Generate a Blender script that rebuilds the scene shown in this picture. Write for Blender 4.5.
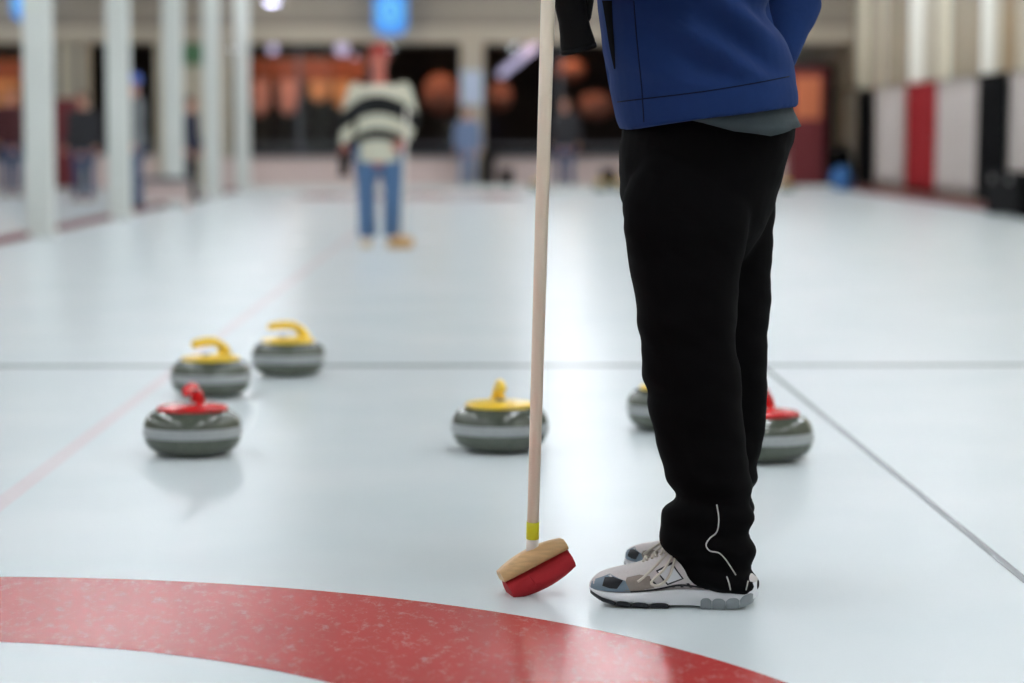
import bpy, bmesh, math, random
from mathutils import Vector, Matrix, noise
from mathutils.bvhtree import BVHTree
random.seed(7)
for o in list(bpy.data.objects): bpy.data.objects.remove(o)
scene = bpy.context.scene
C = scene.collection
PI = math.pi

# ------------------------------------------------------------------ camera
CAM_H = 0.94
F_PX = 85.0 / 36.0 * 1024
cam_data = bpy.data.cameras.new('camera'); cam = bpy.data.objects.new('camera', cam_data)
C.objects.link(cam); scene.camera = cam
cam_data.lens = 85; cam_data.sensor_width = 36; cam_data.clip_end = 200
cam.location = (0, 0, CAM_H)
cam.rotation_euler = (math.radians(90 - 4.85), 0, math.radians(-0.735))
cam_data.dof.use_dof = True
cam_data.dof.focus_distance = 4.88
cam_data.dof.aperture_fstop = 2.2

# ------------------------------------------------------------------ world, exposure
world = bpy.data.worlds.new('world'); scene.world = world; world.use_nodes = True
world.node_tree.nodes['Background'].inputs[0].default_value = (0.5, 0.55, 0.6, 1)
world.node_tree.nodes['Background'].inputs[1].default_value = 0.12
scene.view_settings.view_transform = 'Standard'
scene.view_settings.look = 'None'
scene.view_settings.gamma = 1
scene.view_settings.use_curve_mapping = False
scene.view_settings.exposure = 0.0
LAMP_STRENGTH = 31.0

# ------------------------------------------------------------------ helpers
CM = cam.rotation_euler.to_matrix()
def ray(px, py):
    return (CM @ Vector(((px - 512) / F_PX, -(py - 341.5) / F_PX, -1))).normalized()
def at(px, py, Y):                                   # point of that pixel at depth Y
    d = ray(px, py); return Vector((0, 0, CAM_H)) + d * (Y / d.y)
def ground(px, py):                                  # point of that pixel on the ice
    d = ray(px, py); return Vector((0, 0, CAM_H)) + d * (-CAM_H / d.z)
def lin(c):
    r = []
    for v in c:
        v /= 255.0
        r.append(v / 12.92 if v <= 0.04045 else ((v + 0.055) / 1.055) ** 2.4)
    return (r[0], r[1], r[2], 1)
def link_nodes(nt, a, b): nt.links.new(a, b)
def mat(name, rgb, rough=0.6, var=0.12, scale=30, metal=0, bump=0, bscale=200, spec=0.5, emit=0, alpha=None, stretch=None):
    m = bpy.data.materials.new(name); m.use_nodes = True
    nt = m.node_tree; p = nt.nodes['Principled BSDF']
    c = lin(rgb)
    tc = nt.nodes.new('ShaderNodeTexCoord')
    mp = nt.nodes.new('ShaderNodeMapping')
    if stretch: mp.inputs['Scale'].default_value = stretch
    nt.links.new(tc.outputs['Object'], mp.inputs['Vector'])
    n = nt.nodes.new('ShaderNodeTexNoise'); n.inputs['Scale'].default_value = scale; n.inputs['Detail'].default_value = 4
    nt.links.new(mp.outputs['Vector'], n.inputs['Vector'])
    mx = nt.nodes.new('ShaderNodeMix'); mx.data_type = 'RGBA'
    mx.inputs['A'].default_value = tuple(v * (1 - var) for v in c[:3]) + (1,)
    mx.inputs['B'].default_value = tuple(min(1, v * (1 + var)) for v in c[:3]) + (1,)
    nt.links.new(n.outputs['Fac'], mx.inputs['Factor'])
    nt.links.new(mx.outputs['Result'], p.inputs['Base Color'])
    p.inputs['Roughness'].default_value = rough; p.inputs['Metallic'].default_value = metal
    p.inputs['Specular IOR Level'].default_value = spec
    if bump:
        n2 = nt.nodes.new('ShaderNodeTexNoise'); n2.inputs['Scale'].default_value = bscale; n2.inputs['Detail'].default_value = 3
        nt.links.new(mp.outputs['Vector'], n2.inputs['Vector'])
        b = nt.nodes.new('ShaderNodeBump'); b.inputs['Strength'].default_value = bump; b.inputs['Distance'].default_value = 0.004
        nt.links.new(n2.outputs['Fac'], b.inputs['Height']); nt.links.new(b.outputs['Normal'], p.inputs['Normal'])
    if emit:
        p.inputs['Emission Color'].default_value = c; p.inputs['Emission Strength'].default_value = emit
    return m

def new_obj(name, me, material=None, parent=None, smooth=True):
    o = bpy.data.objects.new(name, me); C.objects.link(o)
    if material:
        me.materials.clear(); me.materials.append(material)
    if smooth:
        for p in me.polygons: p.use_smooth = True
    if parent: o.parent = parent
    return o
def bm_obj(name, bm, material=None, parent=None, smooth=False, shift=None, autosharp=None):
    if shift is not None: bmesh.ops.translate(bm, verts=bm.verts, vec=-Vector(shift))
    bmesh.ops.recalc_face_normals(bm, faces=bm.faces)
    me = bpy.data.meshes.new(name); bm.to_mesh(me); bm.free()
    o = new_obj(name, me, material, parent, smooth or autosharp is not None)
    if autosharp is not None:
        me.set_sharp_from_angle(angle=math.radians(autosharp))
    return o
def tag(o, label, cat, group=None):
    o['label'] = label; o['category'] = cat
    if group: o['group'] = group
    return o
def struct(o, label=None, cat=None):
    o['kind'] = 'structure'
    if label: o['label'] = label
    if cat: o['category'] = cat
    return o
def empty(name, loc, rz=0):
    o = bpy.data.objects.new(name, None); C.objects.link(o); o.location = loc; o.rotation_euler = (0, 0, rz)
    o.empty_display_size = 0.1
    return o
def box(bm, c, s, rot=None, bevel=0):
    r = bmesh.ops.create_cube(bm, size=1)
    vs = r['verts']
    bmesh.ops.scale(bm, verts=vs, vec=s)
    if bevel:
        es = list({e for v in vs for e in v.link_edges})
        rb = bmesh.ops.bevel(bm, geom=es, offset=bevel, segments=2, affect='EDGES', profile=0.5)
        vs = list({v for v in rb['verts']} | {v for v in vs if v.is_valid})
    if rot is not None: bmesh.ops.rotate(bm, verts=vs, cent=(0, 0, 0), matrix=rot)
    bmesh.ops.translate(bm, verts=vs, vec=c)
    return vs
def box_obj(name, lo, hi, material, parent=None, bevel=0.0, shift=None):
    bm = bmesh.new(); lo = Vector(lo); hi = Vector(hi)
    box(bm, (lo + hi) / 2, hi - lo, bevel=bevel)
    return bm_obj(name, bm, material, parent, shift=shift)
def loft(bm, rings, closed=True, cap=True):
    vr = [[bm.verts.new(p) for p in ring] for ring in rings]
    n = len(vr[0])
    for a, b in zip(vr[:-1], vr[1:]):
        for i in range(n if closed else n - 1):
            j = (i + 1) % n
            bm.faces.new((a[i], a[j], b[j], b[i]))
    if cap and closed:
        for ring, pts in ((vr[0], rings[0]), (vr[-1], rings[-1])):
            c = bm.verts.new(sum((Vector(p) for p in pts), Vector()) / n)
            for i in range(n):
                j = (i + 1) % n
                try: bm.faces.new((ring[i], ring[j], c))
                except ValueError: pass
    return vr
def lathe(bm, prof, n=40, c=(0, 0, 0)):
    rings = [[Vector((c[0] + max(r, 1e-4) * math.cos(2 * PI * i / n), c[1] + max(r, 1e-4) * math.sin(2 * PI * i / n), c[2] + z)) for i in range(n)] for r, z in prof]
    loft(bm, rings)
def frames(pts):
    pts = [Vector(p) for p in pts]; fr = []
    up = None
    for i, p in enumerate(pts):
        t = (pts[min(i + 1, len(pts) - 1)] - pts[max(i - 1, 0)]).normalized()
        if up is None:
            up = Vector((0, 0, 1)) if abs(t.z) < 0.9 else Vector((0, 1, 0))
        a = t.cross(up).normalized(); b = a.cross(t).normalized(); up = b
        fr.append((p, t, a, b))
    return fr
def tube(bm, pts, r, n=10, flat=1.0, roundcap=False):
    """swept tube; r a number or a list; flat squeezes the second axis"""
    rr = r if isinstance(r, (list, tuple)) else [r] * len(pts)
    fr = frames(pts); rings = []
    def ring(p, a, b, q): return [p + a * (q * math.cos(2 * PI * i / n)) + b * (q * flat * math.sin(2 * PI * i / n)) for i in range(n)]
    if roundcap:
        p, t, a, b = fr[0]
        for k in (80, 55, 28): rings.append(ring(p - t * (rr[0] * math.sin(math.radians(k))), a, b, rr[0] * math.cos(math.radians(k))))
    for (p, t, a, b), q in zip(fr, rr): rings.append(ring(p, a, b, q))
    if roundcap:
        p, t, a, b = fr[-1]
        for k in (28, 55, 80): rings.append(ring(p + t * (rr[-1] * math.sin(math.radians(k))), a, b, rr[-1] * math.cos(math.radians(k))))
    loft(bm, rings)
def smooth_path(pts, sub=6):
    P = [Vector(p) for p in pts]; out = []
    for i in range(len(P) - 1):
        p0 = P[max(i - 1, 0)]; p1 = P[i]; p2 = P[i + 1]; p3 = P[min(i + 2, len(P) - 1)]
        for k in range(sub):
            t = k / sub
            out.append(0.5 * ((2 * p1) + (p2 - p0) * t + (2 * p0 - 5 * p1 + 4 * p2 - p3) * t * t + (3 * p1 - p0 - 3 * p2 + p3) * t ** 3))
    out.append(P[-1]); return out
def interp(tab, x):
    if x <= tab[0][0]: return tab[0][1]
    for (a, b), (c, d) in zip(tab[:-1], tab[1:]):
        if x <= c: return b + (d - b) * (x - a) / (c - a)
    return tab[-1][1]
def sinterp(tab, x):                                   # smooth (catmull) interpolation of a table
    n = len(tab)
    if x <= tab[0][0]: return tab[0][1]
    if x >= tab[-1][0]: return tab[-1][1]
    for i in range(n - 1):
        if x <= tab[i + 1][0]:
            t = (x - tab[i][0]) / (tab[i + 1][0] - tab[i][0])
            p0 = tab[max(i - 1, 0)][1]; p1 = tab[i][1]; p2 = tab[i + 1][1]; p3 = tab[min(i + 2, n - 1)][1]
            return 0.5 * (2 * p1 + (p2 - p0) * t + (2 * p0 - 5 * p1 + 4 * p2 - p3) * t * t + (3 * p1 - p0 - 3 * p2 + p3) * t ** 3)
def remesh(bm, voxel, smooth=4, factor=0.5):
    """union of closed shapes in bm -> one continuous mesh"""
    bmesh.ops.recalc_face_normals(bm, faces=bm.faces)
    me = bpy.data.meshes.new('tmp'); bm.to_mesh(me); bm.free()
    o = bpy.data.objects.new('tmp', me); C.objects.link(o)
    m = o.modifiers.new('r', 'REMESH'); m.mode = 'VOXEL'; m.voxel_size = voxel
    if smooth:
        s = o.modifiers.new('s', 'SMOOTH'); s.iterations = smooth; s.factor = factor
    dg = bpy.context.evaluated_depsgraph_get(); dg.update()
    out = bpy.data.meshes.new_from_object(o.evaluated_get(dg))
    bpy.data.objects.remove(o); bpy.data.meshes.remove(me)
    return out
def bvh_of(me): return BVHTree.FromPolygons([v.co.copy() for v in me.vertices], [tuple(p.vertices) for p in me.polygons])
def copy_tree(o, parent=None):
    c = o.copy(); C.objects.link(c); c.parent = parent
    for ch in list(o.children): copy_tree(ch, c)
    return c

# ------------------------------------------------------------------ materials
def ice_material(name, c1, c2, rough=0.27, coat_var=0.1, frost_glint=0.0):
    m = bpy.data.materials.new(name); m.use_nodes = True
    nt = m.node_tree; p = nt.nodes['Principled BSDF']
    tc = nt.nodes.new('ShaderNodeTexCoord')
    n = nt.nodes.new('ShaderNodeTexNoise'); n.inputs['Scale'].default_value = 1.4; n.inputs['Detail'].default_value = 3; n.inputs['Roughness'].default_value = 0.5
    nt.links.new(tc.outputs['Object'], n.inputs['Vector'])
    rp = nt.nodes.new('ShaderNodeMapRange'); rp.inputs['From Min'].default_value = 0.15; rp.inputs['From Max'].default_value = 0.85
    nt.links.new(n.outputs['Fac'], rp.inputs['Value'])
    mx = nt.nodes.new('ShaderNodeMix'); mx.data_type = 'RGBA'
    mx.inputs['A'].default_value = lin(c1); mx.inputs['B'].default_value = lin(c2)
    nt.links.new(rp.outputs['Result'], mx.inputs['Factor'])
    out = mx.outputs['Result']
    if frost_glint:  # whitish pebble frost, with the ring's reflection glints painted into the colour
        n3 = nt.nodes.new('ShaderNodeTexNoise'); n3.inputs['Scale'].default_value = 38; n3.inputs['Detail'].default_value = 8; n3.inputs['Roughness'].default_value = 0.8
        mp3 = nt.nodes.new('ShaderNodeMapping'); mp3.inputs['Scale'].default_value = (1.0, 0.45, 1); mp3.inputs['Rotation'].default_value = (0, 0, 0.6)
        nt.links.new(tc.outputs['Object'], mp3.inputs['Vector']); nt.links.new(mp3.outputs['Vector'], n3.inputs['Vector'])
        r3 = nt.nodes.new('ShaderNodeMapRange'); r3.inputs['From Min'].default_value = 0.52; r3.inputs['From Max'].default_value = 0.78; r3.inputs['To Max'].default_value = frost_glint
        nt.links.new(n3.outputs['Fac'], r3.inputs['Value'])
        m3 = nt.nodes.new('ShaderNodeMix'); m3.data_type = 'RGBA'; m3.inputs['B'].default_value = lin((225, 215, 215))
        nt.links.new(r3.outputs['Result'], m3.inputs['Factor']); nt.links.new(out, m3.inputs['A']); out = m3.outputs['Result']
    nt.links.new(out, p.inputs['Base Color'])
    rr = nt.nodes.new('ShaderNodeMapRange'); rr.inputs['To Min'].default_value = rough * 0.97; rr.inputs['To Max'].default_value = rough * 1.03
    nt.links.new(n.outputs['Fac'], rr.inputs['Value']); nt.links.new(rr.outputs['Result'], p.inputs['Roughness'])
    p.inputs['IOR'].default_value = 1.31
    p.inputs['Specular IOR Level'].default_value = 0.4
    # pebble
    v = nt.nodes.new('ShaderNodeTexNoise'); v.inputs['Scale'].default_value = 130; v.inputs['Detail'].default_value = 2
    nt.links.new(tc.outputs['Object'], v.inputs['Vector'])
    b = nt.nodes.new('ShaderNodeBump'); b.inputs['Strength'].default_value = 0.14; b.inputs['Distance'].default_value = 0.002
    nt.links.new(v.outputs['Fac'], b.inputs['Height']); nt.links.new(b.outputs['Normal'], p.inputs['Normal'])
    return m
M = {}
M['ice'] = ice_material('white_ice', (221, 234, 236), (235, 242, 243))
M['ice_red'] = ice_material('red_paint_under_ice', (176, 54, 52), (190, 72, 68), frost_glint=0.42)
M['ice_grey'] = ice_material('grey_line_under_ice', (120, 126, 132), (140, 146, 152))
M['ice_pink'] = ice_material('faded_red_line_under_ice', (230, 220, 223), (236, 230, 232))
M['granite'] = mat('granite', (84, 90, 78), 0.14, 0.8, 130, spec=0.6)
M['granite_band'] = mat('granite_band', (168, 172, 172), 0.6, 0.25, 120)
M['yellow_plastic'] = mat('yellow_plastic', (255, 212, 62), 0.3, 0.04)
M['red_plastic'] = mat('red_plastic', (214, 30, 32), 0.25, 0.05)
M['steel'] = mat('steel', (150, 150, 150), 0.3, 0.05, metal=1)
M['shaft'] = mat('pale_wood_shaft', (250, 236, 212), 0.4, 0.05, 8, stretch=(8, 8, 0.6))
M['wood'] = mat('brush_wood', (214, 174, 122), 0.5, 0.3, 20, bump=0.15, bscale=60, stretch=(1, 6, 9))
M['red_cloth'] = mat('red_cloth', (178, 24, 34), 0.75, 0.12, 60, bump=0.25, bscale=500)
M['grey_pad'] = mat('grey_pad', (120, 118, 122), 0.7, 0.1)
M['yellow_tape'] = mat('yellow_tape', (226, 222, 30), 0.4, 0.06)
M['white_tape'] = mat('white_tape', (232, 226, 214), 0.5, 0.05)
M['fleece'] = mat('blue_fleece', (27, 50, 98), 0.95, 0.08, 40, bump=0.35, bscale=26, spec=0.2)
M['seam'] = mat('navy_stitch', (14, 22, 44), 0.8, 0.1, spec=0.1)
M['pocket'] = mat('black_pocket_lining', (5, 6, 9), 0.95, 0.1, spec=0.05)
M['black_cloth'] = mat('black_track_cloth', (7, 6, 7), 0.9, 0.2, 30, bump=0.3, bscale=22, spec=0.08)
M['black_glove'] = mat('black_glove', (6, 6, 7), 0.8, 0.2, 60, bump=0.4, bscale=300, spec=0.3)
M['grey_shirt'] = mat('grey_green_shirt', (54, 66, 70), 0.85, 0.1, 60, bump=0.2, bscale=90)
M['piping'] = mat('silver_piping', (190, 188, 182), 0.35, 0.05)
M['shoe_upper'] = mat('silver_shoe_mesh', (216, 209, 206), 0.6, 0.1, 200, bump=0.3, bscale=600)
M['shoe_taupe'] = mat('taupe_shoe_mesh', (150, 138, 128), 0.7, 0.12, 220, bump=0.3, bscale=600)
M['shoe_blue'] = mat('blue_grey_toe', (122, 140, 154), 0.4, 0.15, 60)
M['shoe_black'] = mat('black_rubber', (22, 24, 30), 0.5, 0.2)
M['shoe_white'] = mat('white_midsole', (236, 236, 238), 0.45, 0.03)
M['shoe_grey'] = mat('grey_sole', (140, 146, 148), 0.4, 0.12, 80)
M['lace'] = mat('cream_lace', (214, 206, 192), 0.8, 0.05)
M['skin'] = mat('skin', (196, 138, 116), 0.5, 0.08, 20)
M['skin_red'] = mat('ruddy_skin', (190, 104, 88), 0.5, 0.08, 20)
M['hair'] = mat('brown_hair', (62, 42, 30), 0.6, 0.25, 60, stretch=(1, 1, 0.2))
M['hair_grey'] = mat('grey_hair', (120, 112, 104), 0.6, 0.2, 60)
M['eye'] = mat('dark_eye', (20, 18, 18), 0.2, 0)
M['lip'] = mat('lip', (150, 74, 70), 0.5, 0.05)
M['denim'] = mat('blue_denim', (78, 110, 148), 0.85, 0.14, 30, bump=0.2, bscale=40)
M['denim_dark'] = mat('dark_denim', (52, 74, 106), 0.85, 0.14, 30)
M['navy'] = mat('navy_cloth', (30, 34, 56), 0.8, 0.1)
M['charcoal'] = mat('charcoal_cloth', (40, 40, 44), 0.8, 0.1)
M['maroon_cloth'] = mat('maroon_cloth', (66, 18, 22), 0.8, 0.1)
M['grey_cloth'] = mat('grey_cloth', (110, 114, 116), 0.85, 0.1)
M['slate_blue'] = mat('slate_blue_cloth', (110, 128, 160), 0.85, 0.1)
M['red_knit'] = mat('red_knit', (160, 48, 42), 0.9, 0.15, 120, bump=0.5, bscale=220)
M['blue_cap'] = mat('blue_cap', (84, 110, 190), 0.7, 0.1)
M['beige_shoe'] = mat('beige_shoe', (206, 190, 160), 0.6, 0.1)
M['dark_shoe'] = mat('dark_shoe', (40, 34, 32), 0.6, 0.1)
M['brown_shoe'] = mat('red_brown_shoe', (110, 50, 40), 0.6, 0.1)
M['post'] = mat('white_post_paint', (214, 218, 212), 0.5, 0.04, 5)
M['kerb'] = mat('dark_red_kerb', (112, 30, 32), 0.55, 0.15, 8)
M['fascia'] = mat('beige_fascia', (168, 156, 138), 0.6, 0.06, 3)
M['fascia_dark'] = mat('taupe_fascia', (140, 130, 118), 0.6, 0.06, 3)
M['cream_wall'] = mat('cream_wall', (176, 166, 146), 0.7, 0.05, 2)
M['pink_wall'] = mat('pinkish_white_board', (206, 186, 180), 0.6, 0.05, 3)
M['sill'] = mat('grey_sill', (84, 86, 92), 0.5, 0.08)
M['dark_wall'] = mat('dark_brown_wall', (34, 24, 20), 0.7, 0.2, 4)
M['dark_floor'] = mat('dark_carpet', (44, 36, 34), 0.9, 0.2, 20)
M['ceiling'] = mat('ceiling_paint', (120, 116, 108), 0.8, 0.05, 2)
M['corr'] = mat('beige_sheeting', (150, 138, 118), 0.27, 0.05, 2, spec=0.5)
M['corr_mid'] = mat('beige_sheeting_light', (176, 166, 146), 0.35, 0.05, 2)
M['corr_highlight_pale'] = mat('cream_highlight_sheeting', (212, 204, 180), 0.35, 0.05, 2)  # this and the white: highlight streaks put into the sheet colour
M['corr_highlight_white'] = mat('white_highlight_sheeting', (236, 234, 222), 0.35, 0.04, 2)
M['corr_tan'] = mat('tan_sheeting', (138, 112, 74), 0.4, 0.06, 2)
M['white_cloth'] = mat('white_banner_cloth', (172, 162, 156), 0.85, 0.05, 6, spec=0.1)
M['black_banner'] = mat('black_banner_cloth', (4, 4, 5), 0.95, 0.1, spec=0.05)
M['red_banner'] = mat('red_banner_cloth', (132, 26, 30), 0.9, 0.08, spec=0.1)
M['rail'] = mat('olive_rail', (96, 96, 78), 0.5, 0.1)
M['black_paint'] = mat('black_paint', (6, 6, 7), 0.85, 0.15, spec=0.1)
M['maroon_paint'] = mat('maroon_paint', (104, 22, 28), 0.5, 0.1, 5)
M['orange_paint'] = mat('orange_panel', (200, 110, 70), 0.5, 0.15, 6)
M['green_paint'] = mat('green_panel', (70, 110, 74), 0.6, 0.2, 5)
M['blue_sign'] = mat('blue_backlit_panel', (60, 134, 214), 0.35, 0.08, 5, emit=0.4)
M['blue_sign_pale'] = mat('pale_blue_backlit_panel', (104, 186, 230), 0.35, 0.08, 5, emit=0.45)
M['blue_bag'] = mat('blue_bag_cloth', (58, 110, 170), 0.7, 0.12, 20)
M['poster'] = mat('pale_blue_poster', (178, 190, 208), 0.5, 0.08, 9)
M['tan_box'] = mat('tan_board', (190, 150, 96), 0.7, 0.12, 8)
M['orange_deco'] = mat('orange_red_paper', (140, 82, 66), 0.7, 0.1, 10)
M['orange_pale'] = mat('pale_orange_cloth', (228, 156, 100), 0.7, 0.1, 10)
M['pink_deco'] = mat('salmon_cloth', (226, 150, 132), 0.7, 0.1, 10)
M['brown_wood'] = mat('red_brown_wood', (170, 88, 56), 0.5, 0.2, 6)
M['lamp_white'] = mat('white_enamel', (230, 230, 226), 0.4, 0.02)
M['tube'] = mat('fluorescent_tube', (244, 248, 255), 0.3, 0, emit=LAMP_STRENGTH)
M['warm_fill_bulb'] = mat('warm_fill_bulb', (255, 168, 96), 0.3, 0, emit=3)
M['white_bulb'] = mat('white_bulb', (220, 220, 255), 0.3, 0, emit=9)
def glass_material():
    m = bpy.data.materials.new('window_glass'); m.use_nodes = True
    nt = m.node_tree; nt.nodes.remove(nt.nodes['Principled BSDF'])
    out = nt.nodes['Material Output']
    g = nt.nodes.new('ShaderNodeBsdfGlossy'); g.inputs['Roughness'].default_value = 0.02
    t = nt.nodes.new('ShaderNodeBsdfTransparent'); t.inputs['Color'].default_value = (0.86, 0.88, 0.88, 1)
    mx = nt.nodes.new('ShaderNodeMixShader'); mx.inputs[0].default_value = 0.035
    nt.links.new(t.outputs[0], mx.inputs[1]); nt.links.new(g.outputs[0], mx.inputs[2]); nt.links.new(mx.outputs[0], out.inputs[0])
    return m
M['glass'] = glass_material()
def stripe_material():
    """cream and black rugby stripes, arched across the chest"""
    m = bpy.data.materials.new('striped_knit'); m.use_nodes = True
    nt = m.node_tree; p = nt.nodes['Principled BSDF']; p.inputs['Roughness'].default_value = 0.9
    tc = nt.nodes.new('ShaderNodeTexCoord'); sp = nt.nodes.new('ShaderNodeSeparateXYZ')
    nt.links.new(tc.outputs['Object'], sp.inputs[0])
    x2 = nt.nodes.new('ShaderNodeMath'); x2.operation = 'MULTIPLY'
    nt.links.new(sp.outputs['X'], x2.inputs[0]); nt.links.new(sp.outputs['X'], x2.inputs[1])
    k = nt.nodes.new('ShaderNodeMath'); k.operation = 'MULTIPLY_ADD'; k.inputs[1].default_value = 1.5
    nt.links.new(x2.outputs[0], k.inputs[0]); nt.links.new(sp.outputs['Z'], k.inputs[2])
    r = nt.nodes.new('ShaderNodeMapRange'); r.inputs['From Min'].default_value = 0.6; r.inputs['From Max'].default_value = 1.6
    nt.links.new(k.outputs[0], r.inputs['Value'])
    cr = nt.nodes.new('ShaderNodeValToRGB'); cr.color_ramp.interpolation = 'CONSTANT'
    cream = lin((206, 204, 184)); black = lin((16, 18, 20))
    edges = [(0.0, cream), (0.315, black), (0.405, cream), (0.53, black), (0.685, cream)]
    e = cr.color_ramp.elements; e[0].position = 0; e[0].color = cream; e[1].position = edges[1][0]; e[1].color = black
    for pos, col in edges[2:]:
        q = e.new(pos); q.color = col
    nt.links.new(r.outputs['Result'], cr.inputs['Fac']); nt.links.new(cr.outputs['Color'], p.inputs['Base Color'])
    return m
M['stripes'] = stripe_material()

# ------------------------------------------------------------------ setting
XW = 6.75            # right wall
XL = -15.0           # left wall
YE = 44.0            # lounge window wall
YB = -5.0
ZC = 4.6
def plane_obj(name, x0, x1, y0, y1, z, material, parent=None):
    bm = bmesh.new()
    vs = [bm.verts.new(p) for p in ((x0, y0, z), (x1, y0, z), (x1, y1, z), (x0, y1, z))]
    bm.faces.new(vs)
    return bm_obj(name, bm, material, parent)
floor = box_obj('floor', (XL, YB, -0.08), (XW, YE, 0), M['ice'])
struct(floor, 'white pebbled curling ice sheet with painted lines', 'ice')
# painted markings lie under the ice: flat prints in the floor
EPS = 0.0006
XC, YC = -1.10, 3.33
def annulus(name, xc, yc, r0, r1, material, n=160):
    bm = bmesh.new()
    a = [bm.verts.new((xc + r0 * math.cos(2 * PI * i / n), yc + r0 * math.sin(2 * PI * i / n), EPS)) for i in range(n)]
    b = [bm.verts.new((xc + r1 * math.cos(2 * PI * i / n), yc + r1 * math.sin(2 * PI * i / n), EPS)) for i in range(n)]
    for i in range(n):
        j = (i + 1) % n; bm.faces.new((a[i], b[i], b[j], a[j]))
    return bm_obj(name, bm, material, floor)
annulus('house_ring', XC, YC, 1.145, 1.80, M['ice_red'])['label'] = 'broad red ring of the house painted under the ice'
annulus('house_ring', XC, 38.2, 1.22, 1.83, M['ice_red'])
annulus('house_ring', XC, 38.2, 0.15, 0.61, M['ice_red'])
HOG = 9.85
plane_obj('hog_line', -3.6, XW - 0.5, HOG, HOG + 0.10, EPS, M['ice_grey'], floor)
plane_obj('hog_line', -3.6, XW - 0.5, 31.7, 31.85, EPS, M['ice_pink'], floor)
def line_between(name, p, q, w, material):
    p = Vector((p[0], p[1], EPS * 1.5)); q = Vector((q[0], q[1], EPS * 1.5)); n = (q - p).cross(Vector((0, 0, 1))).normalized() * w / 2
    bm = bmesh.new(); bm.faces.new([bm.verts.new(v) for v in (p - n, q - n, q + n, p + n)])
    return bm_obj(name, bm, material, floor)
line_between('side_line', (1.155, 0), (1.155, HOG), 0.022, M['ice_grey'])
line_between('centre_line', (-1.235, 5.2), (-1.235, 41), 0.055, M['ice_pink'])

struct(box_obj('ceiling', (XL, YB, ZC), (XW + 0.2, YE + 14, ZC + 0.15), M['ceiling']), 'high flat ceiling above the ice', 'ceiling')
struct(box_obj('wall_left', (XL - 0.2, YB, -0.1), (XL, YE + 14, ZC), M['cream_wall']))
struct(box_obj('wall_front', (XL, YB - 0.2, -0.1), (XW + 0.2, YB, ZC), M['dark_wall']))
# right wall: plain wall with a skin of wavy glossy sheeting
wr = struct(box_obj('wall_right', (XW + 0.05, YB, -0.1), (XW + 0.2, YE + 14, ZC), M['cream_wall']))
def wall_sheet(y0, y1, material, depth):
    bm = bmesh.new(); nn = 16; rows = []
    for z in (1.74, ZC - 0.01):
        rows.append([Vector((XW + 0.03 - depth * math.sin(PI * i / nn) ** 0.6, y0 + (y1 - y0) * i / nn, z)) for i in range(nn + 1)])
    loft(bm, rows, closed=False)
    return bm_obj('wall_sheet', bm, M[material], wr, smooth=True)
def wyy(px): return XW * F_PX / (px - 481)
edges = [(838, 'corr'), (855, 'corr_highlight_pale'), (867, 'corr'), (875, 'corr_mid'), (885, 'corr'), (895, 'corr'), (907, 'corr_highlight_white'), (920, 'corr_mid'), (936, 'corr_highlight_pale'), (948, 'corr'), (964, 'corr'), (979, 'corr_highlight_white'), (991, 'corr_mid'), (1000, 'corr_tan'), (1012, 'corr_mid'), (1032, 'corr'), (1060, 'corr_highlight_pale'), (1090, 'corr'), (1140, 'corr_highlight_pale'), (1180, 'corr'), (1260, 'corr_highlight_pale'), (1320, 'corr'), (1450, 'corr')]  # paler strips paint the wall's vertical highlight streaks as colour
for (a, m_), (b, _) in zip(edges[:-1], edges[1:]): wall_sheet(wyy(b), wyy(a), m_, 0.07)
# far wall
def fx(px): return (px - 481) / 54.95
def fz(py): return CAM_H + (136 - py) / 54.95
wb = struct(box_obj('wall_back', (XL, YE, 2.62), (XW + 0.05, YE + 0.2, ZC), M['fascia_dark']))
lb = box_obj('lower_board', (fx(215), YE - 0.02, 0.0), (XW + 0.05, YE + 0.15, fz(157)), M['pink_wall'], wb)
box_obj('lintel', (XL, YE - 0.10, 2.62), (XW + 0.05, YE, 2.92), M['fascia'], wb)
box_obj('upper_ledge', (XL, YE - 0.05, 3.2), (XW + 0.05, YE, 3.28), M['fascia'], wb)
box_obj('left_panel', (fx(55), YE, 0.0), (fx(92), YE + 0.15, 2.62), M['cream_wall'], wb)
box_obj('middle_panel', (fx(158), YE, 0.0), (fx(232), YE + 0.15, 2.62), M['cream_wall'], wb)
box_obj('lower_board', (XL, YE - 0.02, 0.0), (fx(55), YE + 0.15, fz(160)), M['pink_wall'], wb)
box_obj('lower_board', (fx(92), YE - 0.02, 0.0), (fx(158), YE + 0.15, fz(155)), M['pink_wall'], wb)
def window(n, x0, x1, z0, z1, mull=()):
    e = struct(empty('window_%d' % n, ((x0 + x1) / 2, YE, z0)))
    s = e.location
    for i, (a, b) in enumerate(zip([x0] + list(mull), list(mull) + [x1])):
        box_obj('pane', (a + 0.02, YE + 0.07, z0 + 0.06), (b - 0.02, YE + 0.08, z1), M['glass'], e, shift=s)
    for m in mull: box_obj('mullion', (m - 0.03, YE + 0.04, z0 + 0.06), (m + 0.03, YE + 0.12, z1), M['sill'], e, shift=s)
    box_obj('window_sill', (x0, YE - 0.08, z0), (x1, YE + 0.16, z0 + 0.06), M['sill'], e, shift=s)
    box_obj('window_rail', (x0, YE + 0.05, z0 + 0.2), (x1, YE + 0.1, z0 + 0.24), M['sill'], e, shift=s)
    return e
ZS = fz(157)
window(1, fx(232), fx(461), ZS, 2.62, (fx(300), fx(372)))
window(2, fx(484), XW + 0.04, ZS, 2.62, (fx(560), fx(640), fx(720)))
window(3, fx(92), fx(158), fz(155), 2.62)
window(4, XL + 0.02, fx(55), fz(160), 2.62, (-11.5,))
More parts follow.
